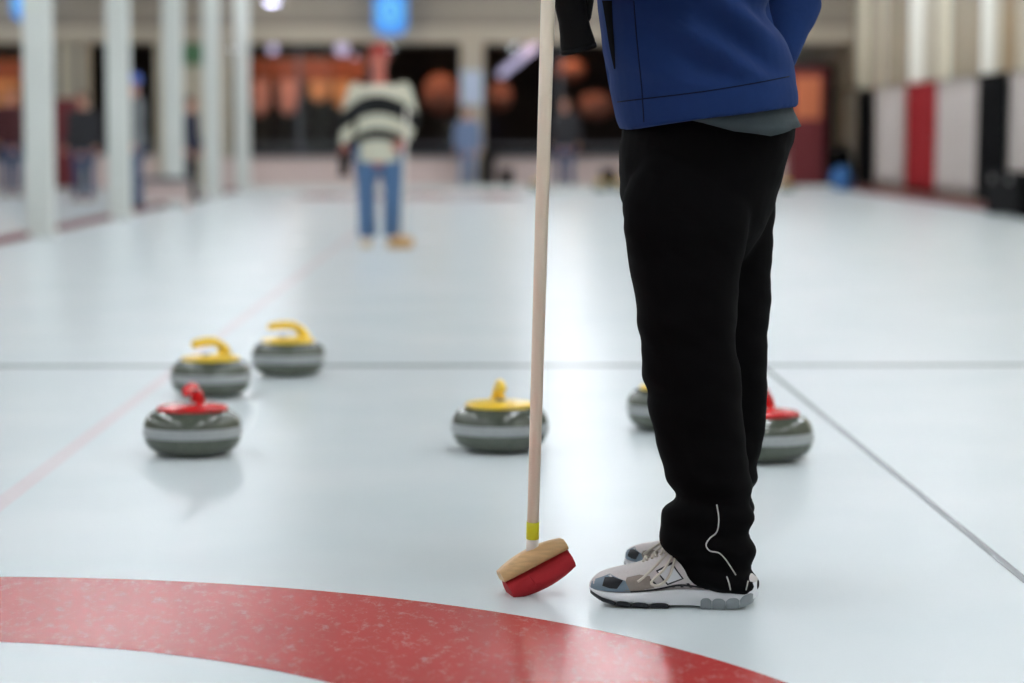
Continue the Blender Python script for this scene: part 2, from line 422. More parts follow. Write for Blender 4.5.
# columns in the far wall
col = box_obj('wall_column', (fx(461), YE - 0.16, 0), (fx(484), YE + 0.15, 2.62), M['fascia'], wb, bevel=0.01)
# kerbs
kl = struct(box_obj('trim_1', (-4.30, YB, 0), (-4.19, YE - 0.03, 0.055), M['kerb'], bevel=0.01), 'low dark red kerb between the ice sheets', 'kerb')
kr = struct(box_obj('trim_2', (6.42, YB, 0), (6.56, 41.6, 0.075), M['kerb'], bevel=0.012), 'low dark red kerb along the banner wall', 'kerb')
struct(box_obj('trim_3', (-4.18, YE - 1.62, 0), (6.40, YE - 1.5, 0.08), M['post'], bevel=0.01), 'low white board closing the far end of the ice', 'kerb')
# lounge behind the glass
YL = YE + 10
lo = struct(box_obj('floor_lounge', (XL, YE, -0.08), (XW, YL, 0.0), M['dark_floor']))
struct(box_obj('wall_lounge', (XL, YL, 0), (XW, YL + 0.1, 2.9), M['dark_wall']))
struct(box_obj('ceiling_lounge', (XL, YE + 0.2, 2.9), (XW, YL, 2.98), M['dark_wall']))

# ------------------------------------------------------------------ ceiling lamps over the ice
def lamp_proto():
    t = empty('ceiling_lamp', (0, 0, 0))
    bm = bmesh.new()
    # trough housing
    rings = []
    for y in (-1.25, 1.25):
        rings.append([Vector((-0.17, y, 0.02)), Vector((0.17, y, 0.02)), Vector((0.09, y, 0.12)), Vector((-0.09, y, 0.12))])
    loft(bm, rings)
    bm_obj('housing', bm, M['lamp_white'], t)
    for x in (-0.08, 0.08):
        bm = bmesh.new(); tube(bm, [(x, -1.2, -0.01), (x, 1.2, -0.01)], 0.036, 8)
        bm_obj('fluorescent_tube', bm, M['tube'], t, smooth=True)
    for y in (-0.9, 0.9):
        bm = bmesh.new(); tube(bm, [(0, y, 0.12), (0, y, 0.50)], 0.012, 6); bm_obj('hanger', bm, M['steel'], t)
    return t
LAMP_Z = ZC - 0.5
first = True
for rx, lab in ((-9.0, 'twin tube ceiling lamp hung over the ice beyond the white posts'), (-3.4, 'twin tube ceiling lamp hung over the left half of the curling sheet'),
                (1.2, 'twin tube ceiling lamp hung over the side line'), (4.9, 'twin tube ceiling lamp hung over the ice beside the banner wall')):
    for i in range(11):
        ly = -0.4 + i * 4.2
        if first: L = lamp_proto(); first = False; proto_lamp = L
        else: L = copy_tree(proto_lamp)
        L.location = (rx, ly, LAMP_Z)
        tag(L, lab, 'lamp', 'tube lamps ' + lab.split('hung ')[1])
# round flood lamp at the far end
def flood(x, y, z, label):
    t = empty('flood_lamp', (x, y, z)); tag(t, label, 'lamp')
    bm = bmesh.new(); lathe(bm, [(0.13, -0.02), (0.15, 0.0), (0.12, 0.12), (0.05, 0.2), (0.02, 0.22)], 20); bm_obj('lamp_shade', bm, M['lamp_white'], t, smooth=True)
    bm = bmesh.new(); lathe(bm, [(0.02, -0.055), (0.08, -0.05), (0.115, -0.025), (0.115, -0.005), (0.02, 0.0)], 20); bm_obj('bulb', bm, M['white_bulb'], t, smooth=True)
    bm = bmesh.new(); tube(bm, [(0, 0, 0.22), (0, 0, ZC - z)], 0.012, 6); bm_obj('stem', bm, M['steel'], t)
p = at(272, 1, 41.5); flood(p.x, p.y, p.z, 'round white lamp hanging in front of the beige end wall')

# ------------------------------------------------------------------ white posts
def post(yy, label):
    t = empty('white_post', (-4.12, yy, 0)); tag(t, label, 'post', None)
    bm = bmesh.new(); w = 0.122
    box(bm, (0, 0, ZC / 2 + 0.005), (w * 2, w * 2, ZC - 0.01), bevel=0.012)
    bm_obj('shaft', bm, M['post'], t)
    box_obj('base_plate', (-0.15, -0.15, 0.0), (0.15, 0.15, 0.06), M['post'], t, bevel=0.008)
    return t
for yy, lab in ((22.7, 'white post with a person in dark red just behind it'), (27.7, 'white post beside the person in blue cap and grey top'), (32.6, 'white post with a low grey bench at its foot'),
                (37.3, 'white post beside the person in navy and maroon'), (42.0, 'white post standing at the far corner of the ice by the windows')):
    post(yy, lab)

# ------------------------------------------------------------------ curling stones
def stone_proto(kind):
    t = empty('curling_stone', (0, 0, 0))
    bm = bmesh.new()
    lathe(bm, [(0.0, 0.006), (0.060, 0.006), (0.066, 0.001), (0.076, 0.0), (0.092, 0.003), (0.114, 0.0105), (0.130, 0.022), (0.1395, 0.036), (0.1440, 0.052), (0.1450, 0.068), (0.1448, 0.084), (0.142, 0.099), (0.1355, 0.113), (0.125, 0.1235), (0.110, 0.131), (0.10, 0.133), (0.0, 0.134)], 56)
    bm_obj('stone_body', bm, M['granite'], t, smooth=True)
    bm = bmesh.new(); lathe(bm, [(0.1420, 0.0545), (0.1454, 0.0585), (0.1463, 0.065), (0.1463, 0.078), (0.1454, 0.0850), (0.1420, 0.0900)], 56)
    bm_obj('striking_band', bm, M['granite_band'], t, smooth=True)
    hm = M['yellow_plastic' if kind == 'y' else 'red_plastic']
    bm = bmesh.new()
    lathe(bm, [(0.0, 0.132), (0.102, 0.132), (0.106, 0.135), (0.105, 0.140), (0.096, 0.145), (0.06, 0.150), (0.0, 0.152)], 44)
    # gooseneck and grip
    path = smooth_path([(0.062, 0, 0.139), (0.060, 0, 0.157), (0.053, 0, 0.174), (0.038, 0, 0.188), (0.016, 0, 0.197), (-0.02, 0, 0.199), (-0.045, 0, 0.197), (-0.068, 0, 0.194)], 4)
    n = len(path) - 1
    rr = [0.030 - 0.015 * min(1, i / (n * 0.42)) if i < n * 0.42 else 0.015 + 0.002 * math.sin(PI * (i / n - 0.42) / 0.58) for i in range(n + 1)]
    tube(bm, path, rr, 12, flat=0.85, roundcap=True)
    h = bm_obj('handle', bm, hm, t, smooth=True)
    bm = bmesh.new(); lathe(bm, [(0.0, 0.150), (0.016, 0.150), (0.014, 0.156), (0.0, 0.157)], 16, c=(-0.02, 0, 0)); bm_obj('bolt_cap', bm, M['steel'], h, smooth=True)
    return t
protos = {}
def stone(kind, px, py, rz, label, group=None, y=None):
    g = ground(px, py + 0)
    pos = Vector((g.x, g.y + 0.065, 0)) if y is None else Vector((y * (px - 481) / F_PX, y, 0))
    if kind not in protos: o = protos[kind] = stone_proto(kind)
    else: o = copy_tree(protos[kind])
    o.location = (pos.x * (pos.y / max(g.y, .1)) if y is None else pos.x, pos.y, 0); o.rotation_euler = (0, 0, math.radians(rz))
    tag(o, label, 'curling stone', group)
    return o
stone('r', 193, 457, 82, 'red-handled curling stone in front of two yellow-handled ones')
stone('y', 211, 398, 42, 'yellow-handled curling stone standing between the red-handled stone and another yellow one')
stone('y', 288.5, 377, 14, 'yellow-handled curling stone nearest the grey hog line')
stone('y', 500, 453, 95, 'yellow-handled curling stone standing alone behind the broom shaft')
stone('y', 672, 432, 40, 'yellow-handled curling stone mostly hidden behind the black trousers')
stone('r', 763, 463, 72, 'red-handled curling stone partly hidden behind the black trousers')
for px in (537, 601, 619): 
    stone('y', px, 190, random.uniform(0, 360), 'yellow-handled curling stone at the far end of the ice', 'stones at the far end', y=41.7 - 0.02 * (px - 600) * (px > 600))
stone('y', 786, 190, 30, 'yellow-handled curling stone at the far corner near the red cabinet', y=41.4)

# ------------------------------------------------------------------ broom held by the man in blue
def rotm(axis, deg): return Matrix.Rotation(math.radians(deg), 4, axis)
def broom_head(t, Mx, scale=1.0, col_cloth='red_cloth'):
    """built along local x, top up; Mx puts it into the broom's frame"""
    s = scale
    def block(prof_w, L, z0, z1, bow0, bow1, end):
        bm = bmesh.new(); rings = []
        N = 12
        for i in range(N + 1):
            u = -1 + 2 * i / N
            x = u * L
            k = 1 - end * abs(u) ** 4
            w = prof_w * k
            zt = z1 - bow1 * u * u; zb = z0 + bow0 * u * u
            b = 0.22 * (zt - zb)
            rings.append([Vector((x, -w, zb + b)), Vector((x, -w + b, zb)), Vector((x, w - b, zb)), Vector((x, w, zb + b)), Vector((x, w, zt - 2 * b)), Vector((x, w - 2 * b, zt)), Vector((x, -w + 2 * b, zt)), Vector((x, -w, zt - 2 * b))])
        loft(bm, rings); bmesh.ops.scale(bm, verts=bm.verts, vec=(s, s, s)); bmesh.ops.transform(bm, verts=bm.verts, matrix=Mx)
        return bm
    wb_ = bm_obj('brush_block', block(0.031, 0.075, 0.0445, 0.078, 0.0, 0.012, 0.16), M['wood'], t, autosharp=50)
    pad = bm_obj('brush_pad', block(0.034, 0.073, -0.006, 0.0455, 0.012, 0.0, 0.05), M[col_cloth], t, autosharp=60)
    # end wrap of the cloth: two stitched folds
    for sx in (-0.026,):
        bm = bmesh.new(); tube(bm, [Mx @ (Vector((sx, -0.0345, 0.038)) * s), Mx @ (Vector((sx + 0.004, -0.0352, 0.022)) * s), Mx @ (Vector((sx + 0.006, -0.0335, 0.006)) * s)], 0.0012 * s, 6)
        bm_obj('fold', bm, M[col_cloth], pad)
    return wb_
BY = 4.895
low = at(519.5, 598, BY)                                  # lowest corner on the ice
broom = empty('broom', (low.x, BY, 0)); tag(broom, 'pale wooden curling broom with red brush pad standing in front of the man', 'broom')
org = Vector(broom.location)
# the head stands tipped on its left end
R = Matrix.Rotation(math.radians(14), 4, 'Z') @ Matrix.Rotation(math.radians(-25), 4, 'Y') @ Matrix.Rotation(math.radians(-4), 4, 'X')
corner = R @ Vector((-0.060, -0.02, 0.004))
Mx = Matrix.Translation(Vector((0, 0, 0.0)) - corner + Vector((0, 0, 0.0))) @ R
broom_head(broom, Mx)
sock = Mx @ Vector((-0.001, 0.0, 0.055))
foot = sock
top_t = at(548.0, 0, 4.80) - org
dirs = (top_t - foot).normalized()
full = foot + dirs * 1.33
def along(a): return foot + dirs * a
bm = bmesh.new(); tube(bm, [along(0.0), along(0.3), along(0.8), along(1.33)], [0.0118, 0.0126, 0.0136, 0.0142], 16); bm_obj('shaft', bm, M['shaft'], broom, smooth=True)
bm = bmesh.new(); tube(bm, [along(0.046), along(0.082)], [0.0132, 0.0132], 16); bm_obj('tape', bm, M['yellow_tape'], broom, smooth=True)
bm = bmesh.new(); tube(bm, [along(0.0), along(0.0459)], [0.0126, 0.0128], 16); bm_obj('ferrule', bm, M['white_tape'], broom, smooth=True)
bm = bmesh.new(); tube(bm, [along(1.331), along(1.345)], [0.0150, 0.0145], 16); bm_obj('end_cap', bm, M['black_glove'], broom, smooth=True)

# ------------------------------------------------------------------ people
def rot_align(d, n):
    z = Vector(d).normalized(); x = (Vector(n) - z * Vector(n).dot(z)).normalized(); y = z.cross(x)
    return Matrix((x, y, z)).transposed()
def hand_into(bm, wrist, d, thumb_dir, curl=0.5, s=1.0, r=0.0088):
    """palm and five fingers; d points from wrist to fingertips, thumb_dir to the thumb side"""
    d = Vector(d).normalized(); t = (Vector(thumb_dir) - d * Vector(thumb_dir).dot(d)).normalized(); nrm = d.cross(t)
    W = Vector(wrist)
    def P(a, b, c): return W + (d * a + t * b + nrm * c) * s
    rings = []
    for a, hw, th in ((-0.015, 0.026, 0.019), (0.02, 0.034, 0.017), (0.055, 0.042, 0.015), (0.085, 0.042, 0.012), (0.095, 0.036, 0.008)):
        rings.append([P(a, hw * math.cos(2 * PI * i / 12), th * math.sin(2 * PI * i / 12)) for i in range(12)])
    loft(bm, rings)
    for b, L, k in ((0.031, 0.072, 0.9), (0.0105, 0.080, 1.0), (-0.0105, 0.075, 1.0), (-0.031, 0.058, 1.1)):
        pts = [P(0.078, b, 0)]; ang = 0.12; p = P(0.09, b, 0); pts.append(p)
        for seg in (0.45, 0.32, 0.23):
            ang += curl * k * 0.75
            p = p + (d * math.cos(ang) + nrm * math.sin(ang)) * (L * seg * s); pts.append(p)
        tube(bm, pts, [r * s * q for q in (1.05, 1.08, 1.0, 0.95, 0.8)], 8, roundcap=True)
    p0 = P(0.02, 0.026, 0.004); p1 = P(0.048, 0.05, 0.012 + 0.012 * curl); p2 = P(0.078, 0.054 - 0.014 * curl, 0.022 + 0.024 * curl); p3 = P(0.098, 0.048 - 0.02 * curl, 0.030 + 0.03 * curl)
    tube(bm, [p0, p1, p2, p3], [r * s * q for q in (1.5, 1.2, 1.1, 0.85)], 8, roundcap=True)
def ring_xy(c, rx, ry, n=20): return [Vector((c[0] + rx * math.cos(2 * PI * i / n), c[1] + ry * math.sin(2 * PI * i / n), c[2])) for i in range(n)]
def head_into(bm, c, s=1.0, yaw=0.0):
    """head facing local -y, c = centre of the head"""
    Rz = Matrix.Rotation(yaw, 3, 'Z'); c = Vector(c)
    tab = [(-0.118, 0.022, 0.026, -0.052), (-0.108, 0.040, 0.044, -0.040), (-0.085, 0.056, 0.066, -0.022), (-0.05, 0.068, 0.084, -0.008), (-0.01, 0.075, 0.093, 0.0), (0.035, 0.078, 0.097, 0.004), (0.07, 0.073, 0.09, 0.006), (0.098, 0.055, 0.068, 0.008), (0.113, 0.028, 0.034, 0.008)]
    rings = []
    for z, rx, ry, oy in tab:
        rings.append([c + Rz @ (Vector((rx * math.cos(2 * PI * i / 24), oy + ry * math.sin(2 * PI * i / 24), z)) * s) for i in range(24)])
    loft(bm, rings)
    # nose
    P = lambda x, y, z: c + Rz @ (Vector((x, y, z)) * s)
    tube(bm, [P(0, -0.088, 0.02), P(0, -0.100, -0.005), P(0, -0.110, -0.028), P(0, -0.096, -0.038)], [0.008 * s, 0.011 * s, 0.015 * s, 0.012 * s], 8, roundcap=True)
    for sx in (-1, 1):      # ears, brow
        tube(bm, [P(sx * 0.076, 0.012, 0.022), P(sx * 0.084, 0.018, 0.0), P(sx * 0.077, 0.010, -0.03)], [0.009 * s, 0.012 * s, 0.008 * s], 8, roundcap=True)
        tube(bm, [P(sx * 0.012, -0.091, 0.028), P(sx * 0.048, -0.080, 0.028)], [0.008 * s, 0.007 * s], 6, roundcap=True)
    return P
def person(label, loc, rz, H=1.75, top='navy', bottom='denim', shoe='dark_shoe', hair='hair', skin='skin', hat=None, arms=None, legs=None, build=1.0, hem=0.82, group=None, curl=0.6, drop=0.0, baggy=0.0):
    s = H / 1.75
    t = empty('person', loc, rz); tag(t, label, 'person', group)
    V = lambda x, y, z: Vector((x * s, y * s, z * s))
    arms = arms or {}
    A = {-1: arms.get(-1, [(-0.25, 0.02, 1.14), (-0.26, -0.06, 0.89)]), 1: arms.get(1, [(0.25, 0.02, 1.14), (0.26, -0.06, 0.89)])}
    legs = legs or {}
    Lg = {-1: legs.get(-1, [(-0.105, -0.01, 0.50), (-0.115, 0.02, 0.09)]), 1: legs.get(1, [(0.105, -0.01, 0.50), (0.115, 0.02, 0.09)])}
    def torso(bm, g, lo):
        rings = []
        for z, rx, ry, oy in ((0.80, 0.13, 0.10, 0.01), (0.86, 0.165, 0.115, 0.01), (0.94, 0.168, 0.118, 0.008), (1.06, 0.148, 0.108, 0), (1.18, 0.158, 0.115, 0), (1.30, 0.178, 0.122, 0.002), (1.39, 0.180, 0.110, 0.008), (1.445, 0.145, 0.08, 0.012), (1.475, 0.08, 0.06, 0.012)):
            if z < lo: continue
            if z > 1.35: z -= drop * (1.6 - 1.6 * (z - 1.35)); rx *= (1 - drop * 1.2)
            if g > 0 and z < 0.9: rx, ry = 0.172, 0.124
            if not rings and lo < z: rings.append(ring_xy(V(0, oy, lo), (rx * build + g + 0.004) * s, (ry * build + g + 0.004) * s))
            rings.append(ring_xy(V(0, oy, z), (rx * build + g) * s, (ry * build + g) * s))
        loft(bm, rings)
    def arm(bm, sd, g, end=1.0, cut=0.0):
        e, w = [Vector(q) for q in A[sd]]
        sh = Vector((sd * (0.185 * build - drop * 0.35), 0.01, 1.405 - drop))
        w2 = e + (w - e) * end
        pts = [sh, (sh + e) / 2, e, (e + w2) / 2, w2]
        tube(bm, [p * s for p in pts], [(q + g) * s for q in (0.058, 0.050, 0.043, 0.040, 0.030 if g < 0.01 else 0.036)], 12, roundcap=True)
    def leg(bm, sd, g, flare=0.0):
        kx, ax = [Vector(q) for q in Lg[sd]]
        hp = Vector((sd * 0.088 * build, 0.01, 0.88))
        tube(bm, [p * s for p in (hp, (hp + kx) / 2, kx, kx * 0.55 + ax * 0.45, ax)], [(q + g) * s for q in (0.088 * build, 0.076 * build, 0.058, 0.056, 0.042 + flare)], 14, roundcap=False)
    # the body, one continuous mesh
    bm = bmesh.new()
    torso(bm, -0.006, 0.7)
    for sd in (-1, 1): arm(bm, sd, -0.004); leg(bm, sd, -0.006)
    tube(bm, [V(0, 0.012, 1.44), V(0, 0.0, 1.52), V(0, -0.01, 1.58)], [0.064 * s, 0.056 * s, 0.056 * s], 14)
    P = head_into(bm, V(0, -0.012, 1.638), s)
    me = remesh(bm, 0.011, 3)
    bm = bmesh.new(); bm.from_mesh(me); bpy.data.meshes.remove(me)
    for sd in (-1, 1):
        e, w = [Vector(q) for q in A[sd]]
        hand_into(bm, w * s, (w - e), (-0.25 * sd, -1, 0.1), curl, s)
        ax = Lg[sd][1]
        tube(bm, [V(ax[0], ax[1] + 0.03, 0.05), V(ax[0], ax[1] - 0.06, 0.045), V(ax[0] * 1.1, ax[1] - 0.13, 0.04)], [0.028 * s, 0.03 * s, 0.026 * s], 10, roundcap=True)
    bm_obj('body', bm, M[skin], t, smooth=True)
    # face
    for sd in (-1, 1):
        bm = bmesh.new(); bmesh.ops.create_uvsphere(bm, u_segments=8, v_segments=6, radius=0.010 * s); bmesh.ops.translate(bm, verts=bm.verts, vec=P(sd * 0.030, -0.084, 0.010)); bm_obj('eye', bm, M['eye'], t, smooth=True)
    bm = bmesh.new(); tube(bm, [P(-0.024, -0.082, -0.066), P(0, -0.089, -0.064), P(0.024, -0.082, -0.066)], [0.003 * s, 0.006 * s, 0.003 * s], 6, roundcap=True); bm_obj('mouth', bm, M['lip'], t, smooth=True)
    # hair or hat: a shell over the skull
    def shell(z0, g, front):
        bm = bmesh.new(); rings = []
        for z, rx, ry, oy in ((-0.05, 0.068, 0.084, -0.008), (-0.01, 0.075, 0.093, 0.0), (0.035, 0.078, 0.097, 0.004), (0.07, 0.073, 0.09, 0.006), (0.098, 0.055, 0.068, 0.008), (0.116, 0.026, 0.032, 0.008)):
            if z < z0: continue
            ring = []
            for i in range(24):
                a = 2 * PI * i / 24
                zz = z
                f = max(0.0, -math.sin(a))
                if z < front: zz = z + (front - z) * min(1, f * 1.6)
                ring.append(P((rx + g) * math.cos(a), oy + (ry + g) * math.sin(a), zz + (g if z > 0.09 else 0)))
            rings.append(ring)
        loft(bm, rings); return bm
    if hat:
        bm_obj('hat', shell(-0.01, 0.012, 0.045), M[hat], t, smooth=True)
    bm_obj('hair', shell(-0.05, 0.006, 0.06), M[hair], t, smooth=True)
    # clothing
    bm = bmesh.new(); torso(bm, 0.016, hem)
    for sd in (-1, 1): arm(bm, sd, 0.016, 0.94)
    o = new_obj('jumper', remesh(bm, 0.014, 3), M[top], t)
    bm = bmesh.new()
    rings = [ring_xy(V(0, 0.01, z), (rx * build + 0.01) * s, (ry * build + 0.01) * s) for z, rx, ry in ((0.80, 0.15, 0.11), (0.88, 0.165, 0.115), (1.0, 0.155, 0.11))]
    loft(bm, rings)
    for sd in (-1, 1): leg(bm, sd, 0.012 + baggy, 0.018)
    new_obj('trousers', remesh(bm, 0.014, 3), M[bottom], t)
    for sd in (-1, 1):
        ax = Lg[sd][1]; bm = bmesh.new(); rings = []
        for y, hw, hz in ((0.075, 0.012, 0.04), (0.065, 0.034, 0.085), (0.02, 0.040, 0.10), (-0.05, 0.042, 0.085), (-0.12, 0.050, 0.062), (-0.17, 0.045, 0.05), (-0.20, 0.026, 0.038), (-0.212, 0.008, 0.026)):
            rings.append([V(ax[0] + hw * c_, ax[1] + y, max(0.0, z_) * hz) for c_, z_ in ((-0.9, 0), (0.9, 0), (1.0, 0.3), (0.85, 0.75), (0.4, 1), (-0.4, 1), (-0.85, 0.75), (-1, 0.3))])
        loft(bm, rings)
        sh = bm_obj('shoe', bm, M[shoe], t, autosharp=50)
    return t

# --- the man in the striped jumper
g = ground(380, 247)
person('person in cream and black striped jumper and blue jeans standing on the ice', (g.x, g.y, 0), math.radians(-4), 1.71, 'stripes', 'denim', 'beige_shoe', 'hair', 'skin_red', 'red_knit',
       arms={-1: [(-0.285, 0.03, 1.12), (-0.285, -0.05, 0.90)], 1: [(0.285, 0.03, 1.12), (0.225, -0.10, 0.93)]}, legs={-1: [(-0.118, -0.01, 0.50), (-0.112, 0.02, 0.09)], 1: [(0.115, -0.01, 0.50), (0.108, 0.02, 0.09)]}, build=1.2, hem=0.74, curl=1.1, drop=0.045, baggy=0.012)
sm = Vector((g.x, g.y, 0))
# his broom
bx_, by_ = 0.225, -0.20
b2 = empty('broom', sm + Vector((0.19, -0.21, 0))); tag(b2, 'slim white broom with tan brush held by the person in stripes', 'broom')
Mx2 = Matrix.Rotation(math.radians(-6), 4, 'Z')
broom_head(b2, Mx2, 1.35, 'tan_box')
bm = bmesh.new(); tube(bm, [(0, 0, 0.075), (0.022, 0.015, 0.55), (0.05, 0.035, 1.18)], 0.013, 10); bm_obj('shaft', bm, M['white_tape'], b2, smooth=True)
bm = bmesh.new(); tube(bm, [(0.05, 0.035, 1.181), (0.0505, 0.0355, 1.195)], 0.015, 10); bm_obj('end_cap', bm, M['black_glove'], b2, smooth=True)
def glove(loc, rz, label, s=1.0, tilt=None):
    """glove hanging with the cuff down (local z up: fingers up)"""
    t = empty('glove', loc); tag(t, label, 'glove')
    t.rotation_euler = tilt if tilt else (0, 0, rz)
    bm = bmesh.new(); rings = []
    for z, a, b in ((0.0, 0.046, 0.030), (0.02, 0.047, 0.031), (0.05, 0.042, 0.028), (0.08, 0.040, 0.025), (0.12, 0.043, 0.022), (0.15, 0.042, 0.018), (0.165, 0.034, 0.012)):
        rings.append([Vector((a * math.cos(2 * PI * i / 20), b * math.sin(2 * PI * i / 20), z)) * s for i in range(20)])
    loft(bm, rings)
    for x, L in ((-0.030, 0.055), (-0.010, 0.07), (0.010, 0.068), (0.030, 0.05)):
        tube(bm, [Vector((x, 0, 0.15)) * s, Vector((x * 1.05, 0.004, 0.15 + L * 0.6)) * s, Vector((x * 1.02, 0.016, 0.15 + L)) * s], [0.0115 * s, 0.011 * s, 0.009 * s], 8, roundcap=True)
    tube(bm, [Vector((0.034, 0, 0.08)) * s, Vector((0.056, 0.006, 0.115)) * s, Vector((0.060, 0.012, 0.145)) * s], [0.016 * s, 0.0125 * s, 0.010 * s], 8, roundcap=True)
    bm_obj('glove_shell', bm, M['black_glove'], t, smooth=True)
    bm = bmesh.new(); rings = []
    for z in (0.001, 0.012):
        rings.append([Vector((0.049 * math.cos(2 * PI * i / 20), 0.033 * math.sin(2 * PI * i / 20), z)) * s for i in range(20)])
    loft(bm, rings); bm_obj('cuff_band', bm, M['black_glove'], t, smooth=True)
    return t
glove(sm + Vector((-0.30, -0.10, 0.60)), 0.4, 'black glove hanging from the hand of the person in stripes', 1.0)

# --- onlookers along the posts
def stand(px, py, top_py, **kw):
    g = ground(px, py); ppm = (py - 136) / CAM_H
    return (g.x, g.y, 0), (py - top_py) / ppm
loc, H = stand(12, 196, 88); person('person in dark red jacket and jeans behind the nearest white post of the row', loc, 0.6, H, 'maroon_cloth', 'denim_dark', 'brown_shoe')
loc, H = stand(84, 201, 92); person('person in dark open jacket standing before the maroon door', loc, -0.3, H, 'charcoal', 'denim_dark', 'brown_shoe', 'hair', build=1.12)
loc, H = stand(139, 212, 74); person('person in grey top, blue cap and jeans beside a white post', (loc[0] - 0.05, loc[1], 0), -1.2, H, 'grey_cloth', 'denim_dark', 'dark_shoe', 'hair_grey', hat='blue_cap')
loc, H = stand(192, 201, 96); person('person in navy top and dark trousers between two white posts', (loc[0] - 0.02, loc[1], 0), 1.2, H, 'navy', 'charcoal', 'dark_shoe', 'hair')
p = at(471, 187, 43.0); person('person in slate blue clothes standing against the beige column', (p.x - 0.06, 43.3, 0), 0.2, 1.45, 'slate_blue', 'slate_blue', 'dark_shoe', 'hair')
p = at(565, 187, 43.2); person('person in dark top and jeans standing by the far windows', (p.x, 43.2, 0), -0.2, 1.62, 'charcoal', 'denim_dark', 'dark_shoe', 'hair')

# ------------------------------------------------------------------ the man in blue (nearest figure)
MY = 5.0
man = empty('person', (0.47, MY, 0)); tag(man, 'person in blue fleece, black track trousers and silver running shoes leaning on a broom', 'person')
mo = Vector(man.location)
NECK = Vector((0.375, MY, 1.53)); HEADC = Vector((0.335, MY, 1.655))
L_SH, L_EL, L_WR = Vector((0.40, 4.80, 1.42)), Vector((0.37, 4.62, 1.305)), Vector((0.215, 4.81, 1.278))
R_SH, R_EL, R_WR = Vector((0.42, 5.20, 1.42)), Vector((0.662, 5.20, 1.245)), Vector((0.630, 5.15, 1.105))
def shaft_at_z(z):
    f = org + foot; k = (z - f.z) / dirs.z; return f + dirs * k
GR = shaft_at_z(1.30)
# trouser outlines, measured in pixels
YN, YF = 4.86, 5.04
near_f = [(190, 622), (215, 621), (250, 627), (270, 632), (320, 638), (360, 642), (378, 642), (391, 647), (405, 646), (430, 654), (458, 661), (478, 667), (490, 671), (498, 674), (506, 668), (515, 663), (528, 659), (543, 662), (557, 669), (568, 680), (580, 694), (590, 702)]
near_b = [(190, 752), (250, 744), (300, 737), (350, 737), (400, 742), (450, 747), (490, 752), (510, 754), (528, 751), (545, 753), (557, 754), (570, 756), (582, 757), (592, 755)]
far_b = [(166, 783), (197, 777), (223, 773), (254, 771), (298, 769), (363, 766), (401, 766), (434, 763), (462, 758), (495, 753), (528, 748), (560, 748), (580, 744)]
def leg_rings(fr, bk, Yc, ys, w0, w1, n=28, off=0.0, width=None):
    rings = []
    for y in ys:
        yc = Yc(y)
        b = at(sinterp(bk, y), y, yc)
        f = at(sinterp(fr, y), y, yc) if fr else b - Vector((width(y), 0, 0))
        c = (f + b) / 2; q_ = 1 - 0.35 * max(0, min(1, (212 - y) / 60)) ** 1.5; rx = ((b.x - f.x) / 2 + off) * q_
        ry = q_ * (w0 + (w1 - w0) * (y - 190) / 400) + off
        ring = []
        for i in range(n):
            a = 2 * PI * i / n
            cx, sy = math.cos(a), math.sin(a)
            ring.append(Vector((c.x + rx * math.copysign(abs(cx) ** 0.85, cx), yc + ry * math.copysign(abs(sy) ** 0.85, sy), c.z)))
        rings.append(ring)
    return rings
ys = [150 + i * 4 for i in range(111)]
YNf = lambda y: 4.90 - 0.085 * min(1, max(0, (y - 190) / 350))
YFf = lambda y: 5.10 - 0.07 * min(1, max(0, (y - 190) / 350))
pelvis = []
pel_f = [(84, 634), (110, 628), (130, 622), (165, 619), (200, 621), (230, 640), (262, 660)]
pel_b = [(84, 786), (110, 793), (130, 795), (166, 784), (197, 777), (230, 764), (262, 745)]
for y in range(84, 263, 8):
    f = at(sinterp(pel_f, y), y, MY); b = at(sinterp(pel_b, y), y, MY); c = (f + b) / 2; rx = (b.x - f.x) / 2
    ry = interp([(84, 0.17), (130, 0.19), (190, 0.185), (230, 0.13), (262, 0.05)], y)
    pelvis.append([Vector((c.x + rx * math.copysign(abs(math.cos(a)) ** 0.9, math.cos(a)), MY + ry * math.sin(a), c.z)) for a in [2 * PI * i / 32 for i in range(32)]])
bm = bmesh.new()
loft(bm, pelvis)
ysn = [y for y in ys if y <= 592]
loft(bm, leg_rings(near_f, near_b, YNf, ysn, 0.105, 0.083))
ysf = [y for y in ys if y <= 566]
loft(bm, leg_rings(None, far_b, YFf, ysf, 0.105, 0.08, width=lambda y: interp([(190, 0.22), (350, 0.19), (480, 0.15), (580, 0.13)], y)))
pm = remesh(bm, 0.007, 3)
